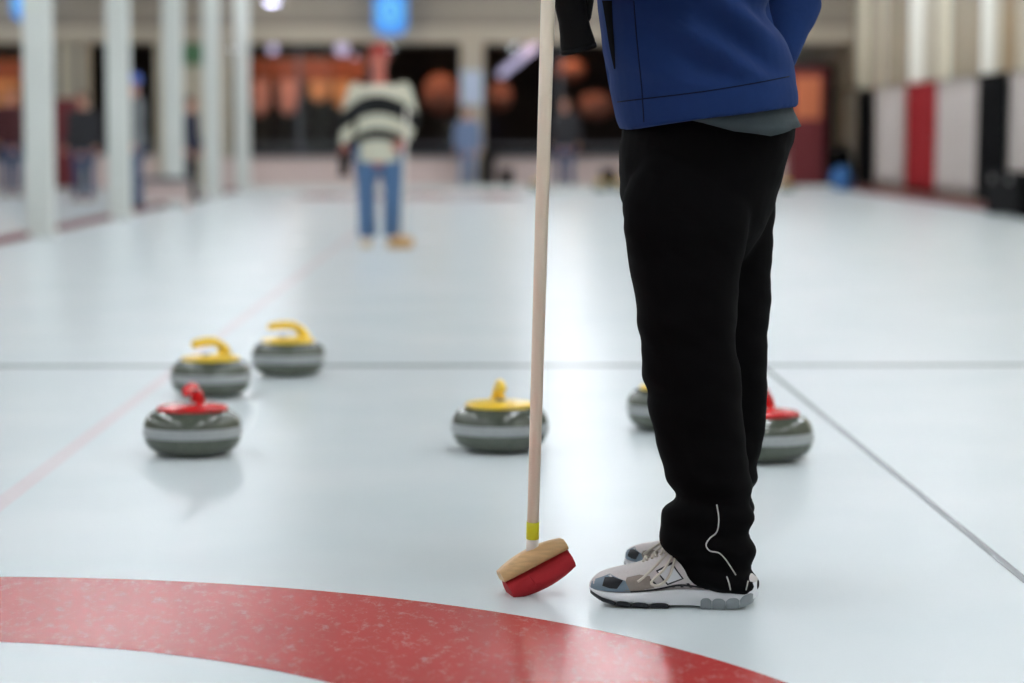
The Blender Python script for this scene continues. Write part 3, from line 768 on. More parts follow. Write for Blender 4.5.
# folds in the cloth
pnorm = [v.normal.copy() for v in pm.vertices]
for v, nv_ in zip(pm.vertices, pnorm):
    p = v.co.copy()
    a = noise.noise(Vector((p.x * 7, p.y * 7, p.z * 16))) * 0.006 + noise.noise(Vector((p.x * 14 + 3, p.y * 14, p.z * 30 + p.x * 20))) * 0.003
    if p.z < 0.30: a += 0.006 * math.sin(p.z * 95 + 9 * p.x + 5 * p.y) * min(1, (0.30 - p.z) / 0.1)
    v.co = p + nv_ * a
pant_bvh = bvh_of(pm)
for v in pm.vertices: v.co = v.co - mo
new_obj('trousers', pm, M['black_cloth'], man)
CAMP = Vector((0, 0, CAM_H))
def on_surface(bvh, px, py, lift=0.001):
    h = bvh.ray_cast(CAMP, ray(px, py))
    return h[0] - ray(px, py) * lift if h[0] else None
def pipe_on(bvh, pts, r, name, material, parent, lift=0.001, shift=mo, n=6):
    q = [on_surface(bvh, *p, lift) for p in [(v.x, v.y) for v in smooth_path([(a, b, 0) for a, b in pts], 5)]]
    q = [v for v in q if v is not None]
    if len(q) < 3: return None
    bm = bmesh.new(); tube(bm, q, r, n); return bm_obj(name, bm, material, parent, smooth=True, shift=shift)
pipe_on(pant_bvh, [(716.7, 504.6), (718.8, 519), (716.7, 532), (710, 538), (706, 545), (710, 551), (719, 553), (726, 560), (732, 569), (735.8, 575)], 0.0014, 'piping', M['piping'], man)
pipe_on(pant_bvh, [(726.7, 576.5), (729, 583), (730.5, 590)], 0.0014, 'piping', M['piping'], man)
pipe_on(pant_bvh, [(748, 581), (747, 586), (746, 590)], 0.0014, 'piping', M['piping'], man)

# jacket
jf = [(0.90, 0.286), (0.952, 0.286), (0.97, 0.279), (1.01, 0.273), (1.07, 0.262), (1.16, 0.246), (1.22, 0.238), (1.30, 0.236), (1.38, 0.255), (1.44, 0.30), (1.485, 0.34)]
jb = [(0.90, 0.652), (1.0, 0.649), (1.02, 0.647), (1.06, 0.639), (1.11, 0.622), (1.19, 0.598), (1.22, 0.590), (1.30, 0.575), (1.38, 0.545), (1.44, 0.50), (1.485, 0.44)]
jw = [(0.90, 0.225), (1.0, 0.225), (1.1, 0.218), (1.25, 0.222), (1.36, 0.222), (1.42, 0.195), (1.46, 0.13), (1.485, 0.08)]
def jacket_rings(off, zs, tilt=True, n=44):
    rings = []
    for z in zs:
        f = sinterp(jf, z); b = sinterp(jb, z); w = sinterp(jw, z) + off
        c = (f + b) / 2; rx = (b - f) / 2 + off; ring = []
        for i in range(n):
            a = 2 * PI * i / n; cx = math.cos(a); sy = math.sin(a)
            x = c + rx * math.copysign(abs(cx) ** 0.85, cx); y = MY + w * math.copysign(abs(sy) ** 0.9, sy)
            k = max(0.0, 1 - (z - 0.95) / 0.22)         # the hem rises towards the back
            ring.append(Vector((x, y, z + (0.14 * (x - 0.286) if tilt else 0) * k)))
        rings.append(ring)
    return rings
zs = [0.952, 0.958, 0.966, 0.98, 1.0, 1.03, 1.07, 1.12, 1.16, 1.20, 1.25, 1.30, 1.35, 1.40, 1.44, 1.47, 1.485]
bm = bmesh.new(); loft(bm, jacket_rings(0.0, zs))
tube(bm, smooth_path([L_SH, (L_SH + L_EL) / 2 + Vector((0, -0.01, 0)), L_EL, (L_EL + L_WR) / 2, L_WR], 3), [0.084 - 0.036 * i / 12 for i in range(13)], 16, roundcap=True)
tube(bm, smooth_path([R_SH, (R_SH + R_EL) / 2 + Vector((0.01, 0.01, 0)), R_EL, (R_EL + R_WR) / 2, R_WR], 3), [0.086 - 0.042 * i / 12 for i in range(13)], 16, roundcap=True)
tube(bm, [NECK + Vector((0.03, 0, -0.09)), NECK + Vector((0.012, 0, -0.03)), NECK], [0.095, 0.080, 0.076], 18)   # collar
jm = remesh(bm, 0.0065, 2)
jnorm = [v.normal.copy() for v in jm.vertices]
for v, nv_ in zip(jm.vertices, jnorm):
    p = v.co.copy()
    a = noise.noise(Vector((p.x * 5 + p.z * 4, p.y * 5, p.z * 5))) * 0.007
    # drapes running down and back from under the arm
    u = (p.x - 0.45) * 0.75 + (p.z - 1.08) * 1.0; w = -(p.x - 0.45) * 1.0 + (p.z - 1.08) * 0.8
    if 1.03 < p.z < 1.3 and p.y < MY:
        a += 0.014 * math.sin(u * 50 + noise.noise(p * 6) * 2) * max(0, 1 - abs(w + 0.02) * 3.5) * min(1, (p.z - 1.03) / 0.04)
    v.co = p + nv_ * a
jac_bvh = bvh_of(jm)
for v in jm.vertices: v.co = v.co - mo
jacket = new_obj('fleece_jacket', jm, M['fleece'], man)
pipe_on(jac_bvh, [(617.5, 102), (650, 98), (700, 92), (750, 84), (789, 76.5)], 0.0015, 'hem_seam', M['seam'], jacket, 0.0)
pipe_on(jac_bvh, [(634, 1), (636, 30), (639, 60), (642, 90), (644, 122)], 0.0014, 'side_seam', M['seam'], jacket, 0.0)
# pocket slit: dark band narrowing downwards
def patch_px(bvh, left, right, name, material, parent, lift=0.002, nv=10, nu=3):
    L = smooth_path([(a, b, 0) for a, b in left], nv); Rr = smooth_path([(a, b, 0) for a, b in right], nv)
    n = min(len(L), len(Rr)); bm = bmesh.new(); grid = []
    for i in range(n):
        row = []
        for j in range(nu + 1):
            q = L[i].lerp(Rr[i], j / nu); s_ = on_surface(bvh, q.x, q.y, lift)
            row.append(bm.verts.new(s_) if s_ is not None else None)
        grid.append(row)
    for i in range(n - 1):
        for j in range(nu):
            f = [grid[i][j], grid[i][j + 1], grid[i + 1][j + 1], grid[i + 1][j]]
            if all(f): bm.faces.new(f)
    return bm_obj(name, bm, material, parent, smooth=True, shift=mo)
patch_px(jac_bvh, [(602, 0.5), (606, 25), (609, 45), (614, 69)], [(612, 0.5), (613, 25), (614.5, 45), (615.5, 69)], 'pocket_opening', M['pocket'], jacket)
# shirt tail below the jacket
bm = bmesh.new(); rings = []
def shz(x): return interp([(0.28, 0.985), (0.40, 0.975), (0.50, 0.950), (0.58, 0.940), (0.655, 0.962)], x)
for k in range(7):
    t_ = k / 6; ring = []
    for i in range(44):
        a = 2 * PI * i / 44; cx = math.cos(a); sy = math.sin(a)
        x = 0.466 + (0.181 + 0.010 * (1 - t_) * (1 if cx > 0 else -1)) * math.copysign(abs(cx) ** 0.85, cx); y = MY + (0.212 + 0.006 * (1 - t_)) * math.copysign(abs(sy) ** 0.9, sy)
        x = 0.466 + (x - 0.466) * (1 - 0.13 * min(1, t_ * 1.6)); y = MY + (y - MY) * (1 - 0.12 * min(1, t_ * 1.6)); z0 = shz(x); ring.append(Vector((x + 0.003 * math.sin(a * 14), y + 0.003 * math.sin(a * 17), z0 + (1.07 - z0) * t_)))
    rings.append(ring)
loft(bm, rings); bm_obj('shirt', bm, M['grey_shirt'], man, smooth=True, shift=mo)

# body under the clothes: one continuous mesh with head and hands
bm = bmesh.new()
loft(bm, [[v for v in r] for r in jacket_rings(-0.025, [1.0, 1.1, 1.2, 1.3, 1.38, 1.43, 1.46], tilt=False)])
loft(bm, [[(v - Vector((0.46, MY, v.z))) * 0.86 + Vector((0.46, MY, v.z)) for v in r] for r in pelvis])
for (hip, knee, ank) in ((Vector((0.46, 4.90, 0.86)), Vector((0.44, 4.85, 0.48)), Vector((0.50, 4.805, 0.09))), (Vector((0.50, 5.09, 0.86)), Vector((0.50, 5.06, 0.48)), Vector((0.50, 5.02, 0.09)))):
    tube(bm, [hip, (hip + knee) / 2, knee, knee * 0.55 + ank * 0.45, ank], [0.078, 0.07, 0.052, 0.05, 0.036], 14, roundcap=True)
tube(bm, [L_SH, (L_SH + L_EL) / 2, L_EL, (L_EL + L_WR) / 2, L_WR], [0.056, 0.048, 0.041, 0.037, 0.028], 12, roundcap=True)
tube(bm, [R_SH, (R_SH + R_EL) / 2, R_EL, (R_EL + R_WR) / 2, R_WR], [0.056, 0.048, 0.041, 0.034, 0.027], 12, roundcap=True)
tube(bm, [NECK + Vector((0.03, 0, -0.1)), NECK, NECK + Vector((-0.02, 0, 0.08))], [0.066, 0.058, 0.058], 14)
PH = head_into(bm, HEADC, 1.0, -PI / 2)
bme = remesh(bm, 0.010, 3); bm = bmesh.new(); bm.from_mesh(bme)
hd = (GR - L_WR).normalized()
hand_into(bm, L_WR, hd, (0, 0, 1), 1.35, 0.95)
hand_into(bm, R_WR, Vector((-0.35, -0.25, -0.9)), (-1, 0, 0.2), 0.4, 0.95)
bm_obj('body', bm, M['skin'], man, smooth=True, shift=mo)
for sd in (-1, 1):
    bm = bmesh.new(); bmesh.ops.create_uvsphere(bm, u_segments=10, v_segments=8, radius=0.010); bmesh.ops.translate(bm, verts=bm.verts, vec=PH(sd * 0.030, -0.084, 0.010)); bm_obj('eye', bm, M['eye'], man, smooth=True, shift=mo)
bm = bmesh.new(); tube(bm, [PH(-0.024, -0.082, -0.066), PH(0, -0.089, -0.064), PH(0.024, -0.082, -0.066)], [0.003, 0.006, 0.003], 6, roundcap=True); bm_obj('mouth', bm, M['lip'], man, smooth=True, shift=mo)
bm = bmesh.new(); rings = []
for z, rx, ry, oy in ((-0.05, 0.068, 0.084, -0.008), (-0.01, 0.075, 0.093, 0.0), (0.035, 0.078, 0.097, 0.004), (0.07, 0.073, 0.09, 0.006), (0.098, 0.055, 0.068, 0.008), (0.118, 0.026, 0.032, 0.008)):
    ring = []
    for i in range(24):
        a = 2 * PI * i / 24; f = max(0.0, -math.sin(a)); zz = z + (0.06 - z) * min(1, f * 1.6) if z < 0.06 else z
        ring.append(PH((rx + 0.007) * math.cos(a), oy + (ry + 0.007) * math.sin(a), zz + (0.006 if z > 0.09 else 0)))
    rings.append(ring)
loft(bm, rings); bm_obj('hair', bm, M['hair'], man, smooth=True, shift=mo)

# running shoes
def running_shoe(heel, toe, side, parent, shift):
    """heel and toe on the ice; side +1: outer side lies to the left of the walking direction"""
    heel = Vector(heel); toe = Vector(toe); ax = (toe - heel); L = ax.length; ax.normalize()
    lat = Vector((-ax.y, ax.x, 0)) * side; up = Vector((0, 0, 1)); k = L / 0.32
    def W(u, v, w): return heel + ax * (u * k) + lat * (v * k) + up * (w * k)
    hw = [(0, 0.014), (0.012, 0.028), (0.04, 0.036), (0.09, 0.037), (0.14, 0.038), (0.19, 0.046), (0.23, 0.051), (0.265, 0.049), (0.295, 0.041), (0.311, 0.028), (0.32, 0.012)]
    tp = [(0, 0.058), (0.012, 0.066), (0.04, 0.074), (0.08, 0.090), (0.11, 0.106), (0.14, 0.114), (0.17, 0.107), (0.194, 0.094), (0.233, 0.078), (0.26, 0.071), (0.284, 0.065), (0.302, 0.058), (0.313, 0.050), (0.32, 0.040)]
    bt = [(0, 0.016), (0.03, 0.003), (0.06, 0.0), (0.2, 0.0), (0.26, 0.003), (0.29, 0.009), (0.32, 0.022)]
    ms = [(0, 0.052), (0.04, 0.042), (0.10, 0.036), (0.15, 0.036), (0.2, 0.031), (0.26, 0.027), (0.30, 0.028), (0.32, 0.032)]
    us = [0, 0.005, 0.012, 0.025] + [0.04 + 0.012 * i for i in range(22)] + [0.302, 0.309, 0.315, 0.32]
    # upper
    bm = bmesh.new(); rings = []
    for u in us:
        h = sinterp(hw, u) * 0.95; t = sinterp(tp, u); b = interp(ms, u) - 0.006; ring = []
        for i in range(24):
            a = -PI / 2 + 2 * PI * i / 24
            ca, sa = math.cos(a), math.sin(a)
            # bottom is flat, the instep is narrower than the sole
            v = h * math.copysign(abs(ca) ** 0.7, ca) * (1 - 0.42 * max(0, sa) ** 1.3 * min(1, max(0.0, (0.26 - u) / 0.1)))
            w = (b + (t - b) * (sa + 1) / 2) if sa > 0 else b + (t - b) * 0.5 * (1 + math.copysign(abs(sa) ** 0.6, sa))
            ring.append(W(u, v, w))
        rings.append(ring)
    loft(bm, rings)
    bmesh.ops.recalc_face_normals(bm, faces=bm.faces)
    me = bpy.data.meshes.new('running_shoe'); bm.to_mesh(me); bm.free(); bv = bvh_of(me)
    for v in me.vertices: v.co = v.co - shift
    shoe = new_obj('running_shoe', me, M['shoe_upper'], parent)
    # midsole
    bm = bmesh.new(); rings = []
    for u in us:
        h = sinterp(hw, u) * 1.05 + 0.001; b = interp(bt, u) + 0.006; t = interp(ms, u)
        waist = 1 - 0.10 * math.exp(-((u - 0.13) / 0.03) ** 2)
        rings.append([W(u, v, w) for v, w in ((-h * 0.9 * waist, b), (h * 0.9 * waist, b), (h * waist, b + 0.3 * (t - b)), (h * 0.99, b + 0.8 * (t - b)), (h * 0.93, t), (-h * 0.93, t), (-h * 0.99, b + 0.8 * (t - b)), (-h * waist, b + 0.3 * (t - b)))])
    loft(bm, rings)
    sole = bm_obj('midsole', bm, M['shoe_white'], shoe, autosharp=60, shift=shift)
    def lug(name, u0, u1, w1, material, grow=1.06):
        bm = bmesh.new(); rings = []; n = 6
        for i in range(n + 1):
            u = u0 + (u1 - u0) * i / n; q = 1 - 0.25 * abs(2 * i / n - 1) ** 3
            h = sinterp(hw, u) * grow + 0.0016; b = interp(bt, u); t = b + w1 * q
            rings.append([W(u, v, w) for v, w in ((-h * 0.88, b), (h * 0.88, b), (h, b + 0.35 * (t - b)), (h, t), (-h, t), (-h, b + 0.35 * (t - b)))])
        loft(bm, rings); return bm_obj(name, bm, material, shoe, autosharp=50, shift=shift)
    for a, b in ((0.006, 0.030), (0.031, 0.056), (0.057, 0.082), (0.083, 0.104)): lug('heel_pod', a, b, 0.022, M['shoe_grey'])
    for a, b in ((0.165, 0.198), (0.202, 0.232), (0.236, 0.262)): lug('tread_lug', a, b, 0.011, M['shoe_black'])
    lug('toe_tread', 0.266, 0.317, 0.009, M['shoe_black'])
    # side details found on the upper by casting from the side
    def side_pt(u, w, sd, lift=0.001):
        o_ = W(u, 0.2 * sd, w); h = bv.ray_cast(o_, -lat * sd)
        return h[0] + lat * sd * lift if h[0] else None
    def side_patch(name, low, high, material, lift=0.0012, sd=1, nu=8, nv=4, par=shoe):
        bm = bmesh.new(); grid = []
        for i in range(nu + 1):
            f = i / nu
            def pick(tab):
                n = len(tab) - 1; q = f * n; a = min(int(q), n - 1); return Vector(tab[a]).lerp(Vector(tab[a + 1]), q - a)
            A, B = pick(low), pick(high); row = []
            for j in range(nv + 1):
                q = A.lerp(B, j / nv); s_ = side_pt(q.x, q.y, sd, lift); row.append(bm.verts.new(s_) if s_ is not None else None)
            grid.append(row)
        for i in range(nu):
            for j in range(nv):
                fc = [grid[i][j], grid[i + 1][j], grid[i + 1][j + 1], grid[i][j + 1]]
                if all(fc): bm.faces.new(fc)
        if not bm.faces: bm.free(); return None
        return bm_obj(name, bm, material, par, smooth=True, shift=shift)
    for sd in (1, -1):
        side_patch('mesh_panel', [(0.190, 0.034), (0.22, 0.033), (0.25, 0.031)], [(0.200, 0.062), (0.22, 0.064), (0.244, 0.058)], M['shoe_taupe'], 0.0010, sd)
        side_patch('toe_cap', [(0.236, 0.029), (0.28, 0.029), (0.317, 0.031)], [(0.246, 0.052), (0.278, 0.062), (0.314, 0.047)], M['shoe_blue'], 0.0016, sd)
        side_patch('toe_vent', [(0.262, 0.036), (0.276, 0.036), (0.291, 0.040)], [(0.250, 0.053), (0.270, 0.058), (0.287, 0.056)], M['shoe_black'], 0.0024, sd)
        # black edging over the sole
        pts = [side_pt(u, interp(ms, u) + 0.002 + (0.006 * math.exp(-((u - 0.14) / 0.04) ** 2)), sd, 0.0005) for u in [0.045 + 0.012 * i for i in range(17)]]
        bm = bmesh.new(); tube(bm, [p_ for p_ in pts if p_ is not None], 0.0022, 6); bm_obj('edging', bm, M['shoe_black'], shoe, smooth=True, shift=shift)
        # square emblem panel: dark frame, pale centre
        side_patch('emblem_frame', [(0.136, 0.057), (0.167, 0.044)], [(0.159, 0.088), (0.189, 0.072)], M['shoe_black'], 0.0016, sd)
        side_patch('emblem_panel', [(0.1400, 0.0580), (0.1660, 0.0478)], [(0.1590, 0.0838), (0.1850, 0.0710)], M['shoe_white'], 0.0024, sd)
        for i, u in enumerate((0.104, 0.120, 0.136, 0.152)):
            side_patch('stripe', [(u, 0.040), (u + 0.005, 0.039)], [(u + 0.007, 0.052 - 0.003 * i), (u + 0.012, 0.051 - 0.003 * i)], M['shoe_black'], 0.0014, sd, nu=2, nv=4)
        side_patch('stripe', [(0.186, 0.046), (0.190, 0.045)], [(0.196, 0.056), (0.200, 0.055)], M['shoe_black'], 0.0014, sd, nu=2, nv=4)
    # tongue and laces on the instep
    def top_pt(u, v, lift):
        h = bv.ray_cast(W(u, v, 0.3), -up); return h[0] + up * lift if h[0] else W(u, v, sinterp(tp, u) + lift)
    for i in range(5):
        u = 0.140 + i * 0.017
        bm = bmesh.new(); tube(bm, smooth_path([top_pt(u, -0.017, 0.0015), top_pt(u + 0.005, 0.0, 0.005), top_pt(u + 0.008, 0.017, 0.0015)], 4), 0.0030, 6, flat=0.6); bm_obj('lace', bm, M['lace'], shoe, smooth=True, shift=shift)
        bm = bmesh.new(); tube(bm, smooth_path([top_pt(u + 0.008, -0.017, 0.0015), top_pt(u + 0.005, 0.0, 0.0065), top_pt(u, 0.017, 0.0015)], 4), 0.0030, 6, flat=0.6); bm_obj('lace', bm, M['lace'], shoe, smooth=True, shift=shift)
    # bow: two loops and two ends drooping to the outer side
    for sgn, du in ((1, 0.0), (-1, 0.012)):
        k0 = top_pt(0.150, 0, 0.008)
        a = side_pt(0.170 + du, 0.080, sgn, 0.010) or k0; b = side_pt(0.196 + du, 0.052, sgn, 0.012) or k0; c = side_pt(0.180 + du, 0.047, sgn, 0.012) or k0; d_ = side_pt(0.160 + du, 0.070, sgn, 0.012) or k0
        bm = bmesh.new(); tube(bm, smooth_path([k0, a, b, c, d_, k0], 6), 0.0029, 6); bm_obj('lace_loop', bm, M['lace'], shoe, smooth=True, shift=shift)
        e1 = side_pt(0.205 + du, 0.066, sgn, 0.006) or k0; e2 = side_pt(0.222 + du, 0.052, sgn, 0.006) or k0
        bm = bmesh.new(); tube(bm, smooth_path([k0, e1, e2], 6), 0.0026, 6); bm_obj('lace_end', bm, M['lace'], shoe, smooth=True, shift=shift)
    return shoe
hl = at(757, 606, 4.775); tl = at(590, 600, 4.835)
running_shoe((hl.x, hl.y, 0), (tl.x, tl.y, 0), 1, man, mo)
running_shoe((0.545, 5.005, 0), (0.322, 5.205, 0), -1, man, mo)

# the black glove hanging by the shaft
p = at(578, 51, 4.86)
gl = glove((p.x + 0.002, p.y, p.z), 0, 'black glove hanging cuff down beside the pale broom shaft', 0.80, tilt=(math.radians(4), math.radians(-14), math.radians(25)))

# ------------------------------------------------------------------ banners along the right wall
XB = 6.60
rail = empty('banner_rail', (XB + 0.06, 37, 1.73)); tag(rail, 'thin olive rail along the wall holding the hanging banners', 'rail')
bm = bmesh.new(); tube(bm, [(0, -17, 0), (0, 9.0, 0)], 0.028, 10); bm_obj('bar', bm, M['rail'], rail, smooth=True)
for yy in (-16, -12, -8, -4, 0, 4, 8):
    bm = bmesh.new(); tube(bm, [(0, yy, 0), (0.09, yy, 0.0)], 0.018, 8); bm_obj('bracket', bm, M['rail'], rail)
def banner(y0, y1, z0, z1, material, label, seed=0, group=None):
    t = empty('banner', (XB, (y0 + y1) / 2, z0)); tag(t, label, 'banner', group)
    bm = bmesh.new(); nu = 26; nv = 8; rows = []
    for j in range(nv + 1):
        z = (z1 - z0) * j / nv; row = []
        for i in range(nu + 1):
            u = i / nu; y = (y0 - y1) / 2 + (y1 - y0) * u
            y += 0.03 * math.sin(3 * j / nv + seed)
            row.append(Vector((0.028 * math.sin(u * 15 + seed) * (1 - 0.5 * j / nv), y, z)))
        rows.append(row)
    loft(bm, rows, closed=False)
    o = bm_obj('cloth', bm, M[material], t, smooth=True); sd = o.modifiers.new('thickness', 'SOLIDIFY'); sd.thickness = 0.006
    box_obj('top_hem', (-0.02, (y0 - y1) / 2, z1 - z0 - 0.02), (0.02, (y1 - y0) / 2, z1 - z0 + 0.03), M[material], t)
    return t
def wy(px): return XB * F_PX / (px - 481)
banner(wy(1056), wy(1010), 0.12, 1.69, 'white_cloth', 'white hanging banner beyond the wide black one, above the black chest', 0.4)
banner(wy(1006), wy(977), 0.10, 1.72, 'black_banner', 'wide black hanging banner above the black chest', 1.0)
banner(wy(975), wy(937), 0.16, 1.68, 'white_cloth', 'white hanging banner between the red and the wide black banners', 2.2)
banner(wy(935), wy(906), 0.10, 1.72, 'red_banner', 'red hanging banner between two white ones', 3.0)
banner(wy(904), wy(875), 0.16, 1.68, 'white_cloth', 'white hanging banner between the red and the narrow black banners', 4.1)
banner(wy(873), wy(857), 0.12, 1.72, 'black_banner', 'narrow black hanging banner above the blue bag', 5.0)
banner(wy(855), wy(844), 0.30, 1.68, 'fascia', 'beige hanging banner at the far end of the rail', 5.6)
# black chest
def chest(y0, y1):
    t = empty('storage_chest', (6.36, (y0 + y1) / 2, 0)); tag(t, 'low black storage chest standing under the black banner', 'chest')
    h = (y1 - y0) / 2
    box_obj('body', (-0.20, -h, 0.03), (0.18, h, 0.46), M['black_paint'], t, bevel=0.01)
    box_obj('lid', (-0.22, -h - 0.02, 0.462), (0.19, h + 0.02, 0.52), M['black_paint'], t, bevel=0.012)
    for yy in (-h + 0.1, h - 0.1): box_obj('foot', (-0.17, yy - 0.05, 0), (0.15, yy + 0.05, 0.03), M['black_paint'], t)
    for yy in (-h / 2, h / 2): box_obj('latch', (-0.228, yy - 0.05, 0.40), (-0.20, yy + 0.05, 0.47), M['steel'], t)
kr.location.x = 0.0
chest(wy(1062) + 0.2, wy(1022))
# bag with a coat over it
bag = empty('sports_bag', (6.3, 42.15, 0), 1.25); tag(bag, 'blue sports bag standing at the foot of the narrow black banner', 'bag')
bm = bmesh.new(); rings = []
for x, q in ((-0.30, 0.35), (-0.28, 0.8), (-0.2, 1.0), (0.0, 1.04), (0.2, 1.0), (0.28, 0.8), (0.30, 0.35)):
    rings.append([Vector((x, 0.18 * q * math.cos(2 * PI * i / 20), 0.21 + 0.21 * q * math.sin(2 * PI * i / 20) * (0.98 if math.sin(2 * PI * i / 20) > 0 else 1.0))) for i in range(20)])
loft(bm, rings); bmesh.ops.translate(bm, verts=bm.verts, vec=(0, 0, 0.0085)); bm_obj('bag_body', bm, M['blue_bag'], bag, smooth=True)
for x in (-0.12, 0.12):
    bm = bmesh.new(); tube(bm, smooth_path([(x, -0.19, 0.2), (x, -0.15, 0.40), (x, 0, 0.52), (x, 0.15, 0.40), (x, 0.19, 0.2)], 5), 0.014, 8); bm_obj('strap', bm, M['black_paint'], bag, smooth=True)
bm = bmesh.new(); tube(bm, [(-0.24, 0, 0.436), (0.24, 0, 0.436)], 0.008, 6); bm_obj('zip', bm, M['black_paint'], bag)
bk = empty('backpack', (6.38, 42.66, 0)); tag(bk, 'black backpack standing behind the blue sports bag', 'bag')
bm = bmesh.new(); rings = []
for z, a, b in ((0.0, 0.18, 0.11), (0.06, 0.2, 0.13), (0.3, 0.19, 0.12), (0.55, 0.17, 0.10), (0.70, 0.13, 0.08), (0.76, 0.06, 0.04)):
    rings.append([Vector((a * math.copysign(abs(math.cos(q)) ** 0.7, math.cos(q)), b * math.copysign(abs(math.sin(q)) ** 0.7, math.sin(q)), z)) for q in [2 * PI * i / 24 for i in range(24)]])
loft(bm, rings); bm_obj('pack_body', bm, M['black_paint'], bk, smooth=True)
box_obj('front_pocket', (-0.13, -0.17, 0.08), (0.13, -0.10, 0.34), M['charcoal'], bk, bevel=0.02)
bm = bmesh.new(); tube(bm, smooth_path([(-0.04, 0, 0.75), (-0.03, 0, 0.82), (0.03, 0, 0.82), (0.04, 0, 0.75)], 4), 0.011, 8); bm_obj('carry_loop', bm, M['black_paint'], bk, smooth=True)

# tall cabinet in the far right corner
cb = empty('cabinet', (fx(805), 43.2, 0)); tag(cb, 'tall dark red cabinet with orange upper panel and black side at the far corner', 'cabinet')
box_obj('body', (-0.42, -0.30, 0), (0.20, 0.35, 2.15), M['maroon_paint'], cb, bevel=0.01)
box_obj('side_panel', (0.201, -0.33, 0), (0.36, 0.36, 2.2), M['black_paint'], cb, bevel=0.01)
box_obj('front_panel', (-0.36, -0.325, 1.25), (0.12, -0.301, 2.0), M['orange_paint'], cb, bevel=0.006)
box_obj('top', (-0.43, -0.32, 2.151), (0.20, 0.36, 2.2), M['black_paint'], cb, bevel=0.006)
box_obj('door', (-0.36, -0.325, 0.12), (0.12, -0.301, 1.2), M['maroon_paint'], cb, bevel=0.006)

# ------------------------------------------------------------------ things along the far end
# blue signs hung from the fascia
def blue_sign(px, bottom_py, w, h, label):
    Y = YE - 0.35; p = at(px, bottom_py, Y)
    t = empty('hanging_sign', (p.x, Y, p.z)); tag(t, label, 'sign', None)
    def rr(a, b, r, n=6):
        out = []
        for cx, cz, q in ((a - r, -b + r, -PI / 2), (a - r, b - r, 0), (-a + r, b - r, PI / 2), (-a + r, -b + r, PI)):
            for i in range(n + 1): out.append((cx + r * math.cos(q + PI / 2 * i / n), cz + r * math.sin(q + PI / 2 * i / n)))
        return out
    pts = rr(w / 2, h / 2, 0.2)
    bm = bmesh.new(); loft(bm, [[Vector((x, y, z + h / 2)) for x, z in pts] for y in (-0.04, 0.04)]); bm_obj('panel', bm, M['blue_sign'], t, autosharp=40)
    bm = bmesh.new(); n = 32; rings = []
    for (r0, y) in ((0.13, -0.041), (0.13, -0.052), (0.215, -0.052), (0.215, -0.041)):
        rings.append([Vector((r0 * math.cos(2 * PI * i / n), y, 0.42 + r0 * 1.15 * math.sin(2 * PI * i / n))) for i in range(n)])
    loft(bm, rings, cap=False); bm_obj('ring_mark', bm, M['blue_sign_pale'], t)
    box_obj('bar_mark', (-0.05, -0.052, 0.33), (0.05, -0.041, 0.55), M['blue_sign_pale'], t, bevel=0.004)
    for x in (-0.2, 0.2):
        bm = bmesh.new(); tube(bm, [(x, 0, h - 0.01), (x, 0, ZC - p.z)], 0.01, 6); bm_obj('hanger', bm, M['steel'], t)
blue_sign(390.5, 35, 0.6, 0.9, 'blue backlit hanging sign above the person in stripes')
blue_sign(26, 21, 0.5, 0.8, 'blue backlit hanging sign beyond the white posts')
# green board, maroon door, bench
gb = empty('notice_board', (fx(191), YE - 0.04, fz(64))); tag(gb, 'green notice board on the cream end wall', 'notice board')
box_obj('board', (-0.28, -0.01, 0), (0.28, 0.03, 0.46), M['green_paint'], gb); 
for a, b, c, d in ((-0.3, 0.3, -0.03, 0.0), (-0.3, 0.3, 0.46, 0.49), (-0.3, -0.28, 0, 0.46), (0.28, 0.3, 0, 0.46)): box_obj('frame', (a, -0.025, c), (b, 0.03, d), M['rail'], gb)
md = struct(empty('door_1', (fx(66), YE - 0.03, 0)))
box_obj('door_leaf', (-0.32, -0.03, 0.02), (0.32, 0.02, 1.62), M['maroon_paint'], md, bevel=0.006)
box_obj('door_panel', (-0.24, -0.045, 0.15), (0.24, -0.031, 0.75), M['maroon_paint'], md, bevel=0.006)
box_obj('door_panel', (-0.24, -0.045, 0.85), (0.24, -0.031, 1.52), M['maroon_paint'], md, bevel=0.006)
bm = bmesh.new(); tube(bm, [(0.24, -0.07, 0.8), (0.24, -0.07, 0.95)], 0.012, 8); bm_obj('door_handle', bm, M['steel'], md)
for px in (61, 82):
    o = empty('wall_pipe', (fx(px), YE - 0.07, 1.66)); tag(o, 'dark vertical pipe on the cream wall above the maroon door', 'pipe', 'pipes above the maroon door')
    bm = bmesh.new(); tube(bm, [(0, 0, 0), (0, 0, 0.95)], 0.03, 10); bm_obj('pipe', bm, M['sill'], o, smooth=True)
    for z in (0.15, 0.8): box_obj('clamp', (-0.05, -0.035, z), (0.05, 0.07, z + 0.04), M['sill'], o)
bn = empty('bench', (-4.12, 31.4, 0)); tag(bn, 'low white bench with dark grey seat before a white post', 'bench')
box_obj('seat', (-0.42, -0.2, 0.36), (0.42, 0.2, 0.42), M['sill'], bn, bevel=0.01)
box_obj('apron', (-0.36, -0.14, 0.12), (0.36, 0.14, 0.359), M['pink_wall'], bn)
for x in (-0.33, 0.33): box_obj('leg', (x - 0.03, -0.16, 0), (x + 0.03, 0.16, 0.36), M['pink_wall'], bn)
# poster on the column
ps = empty('poster', (fx(472), YE - 0.175, fz(105))); tag(ps, 'pale blue poster fixed to the beige column', 'poster')
box_obj('sheet', (-0.19, -0.008, 0), (0.19, 0.008, 0.62), M['poster'], ps)
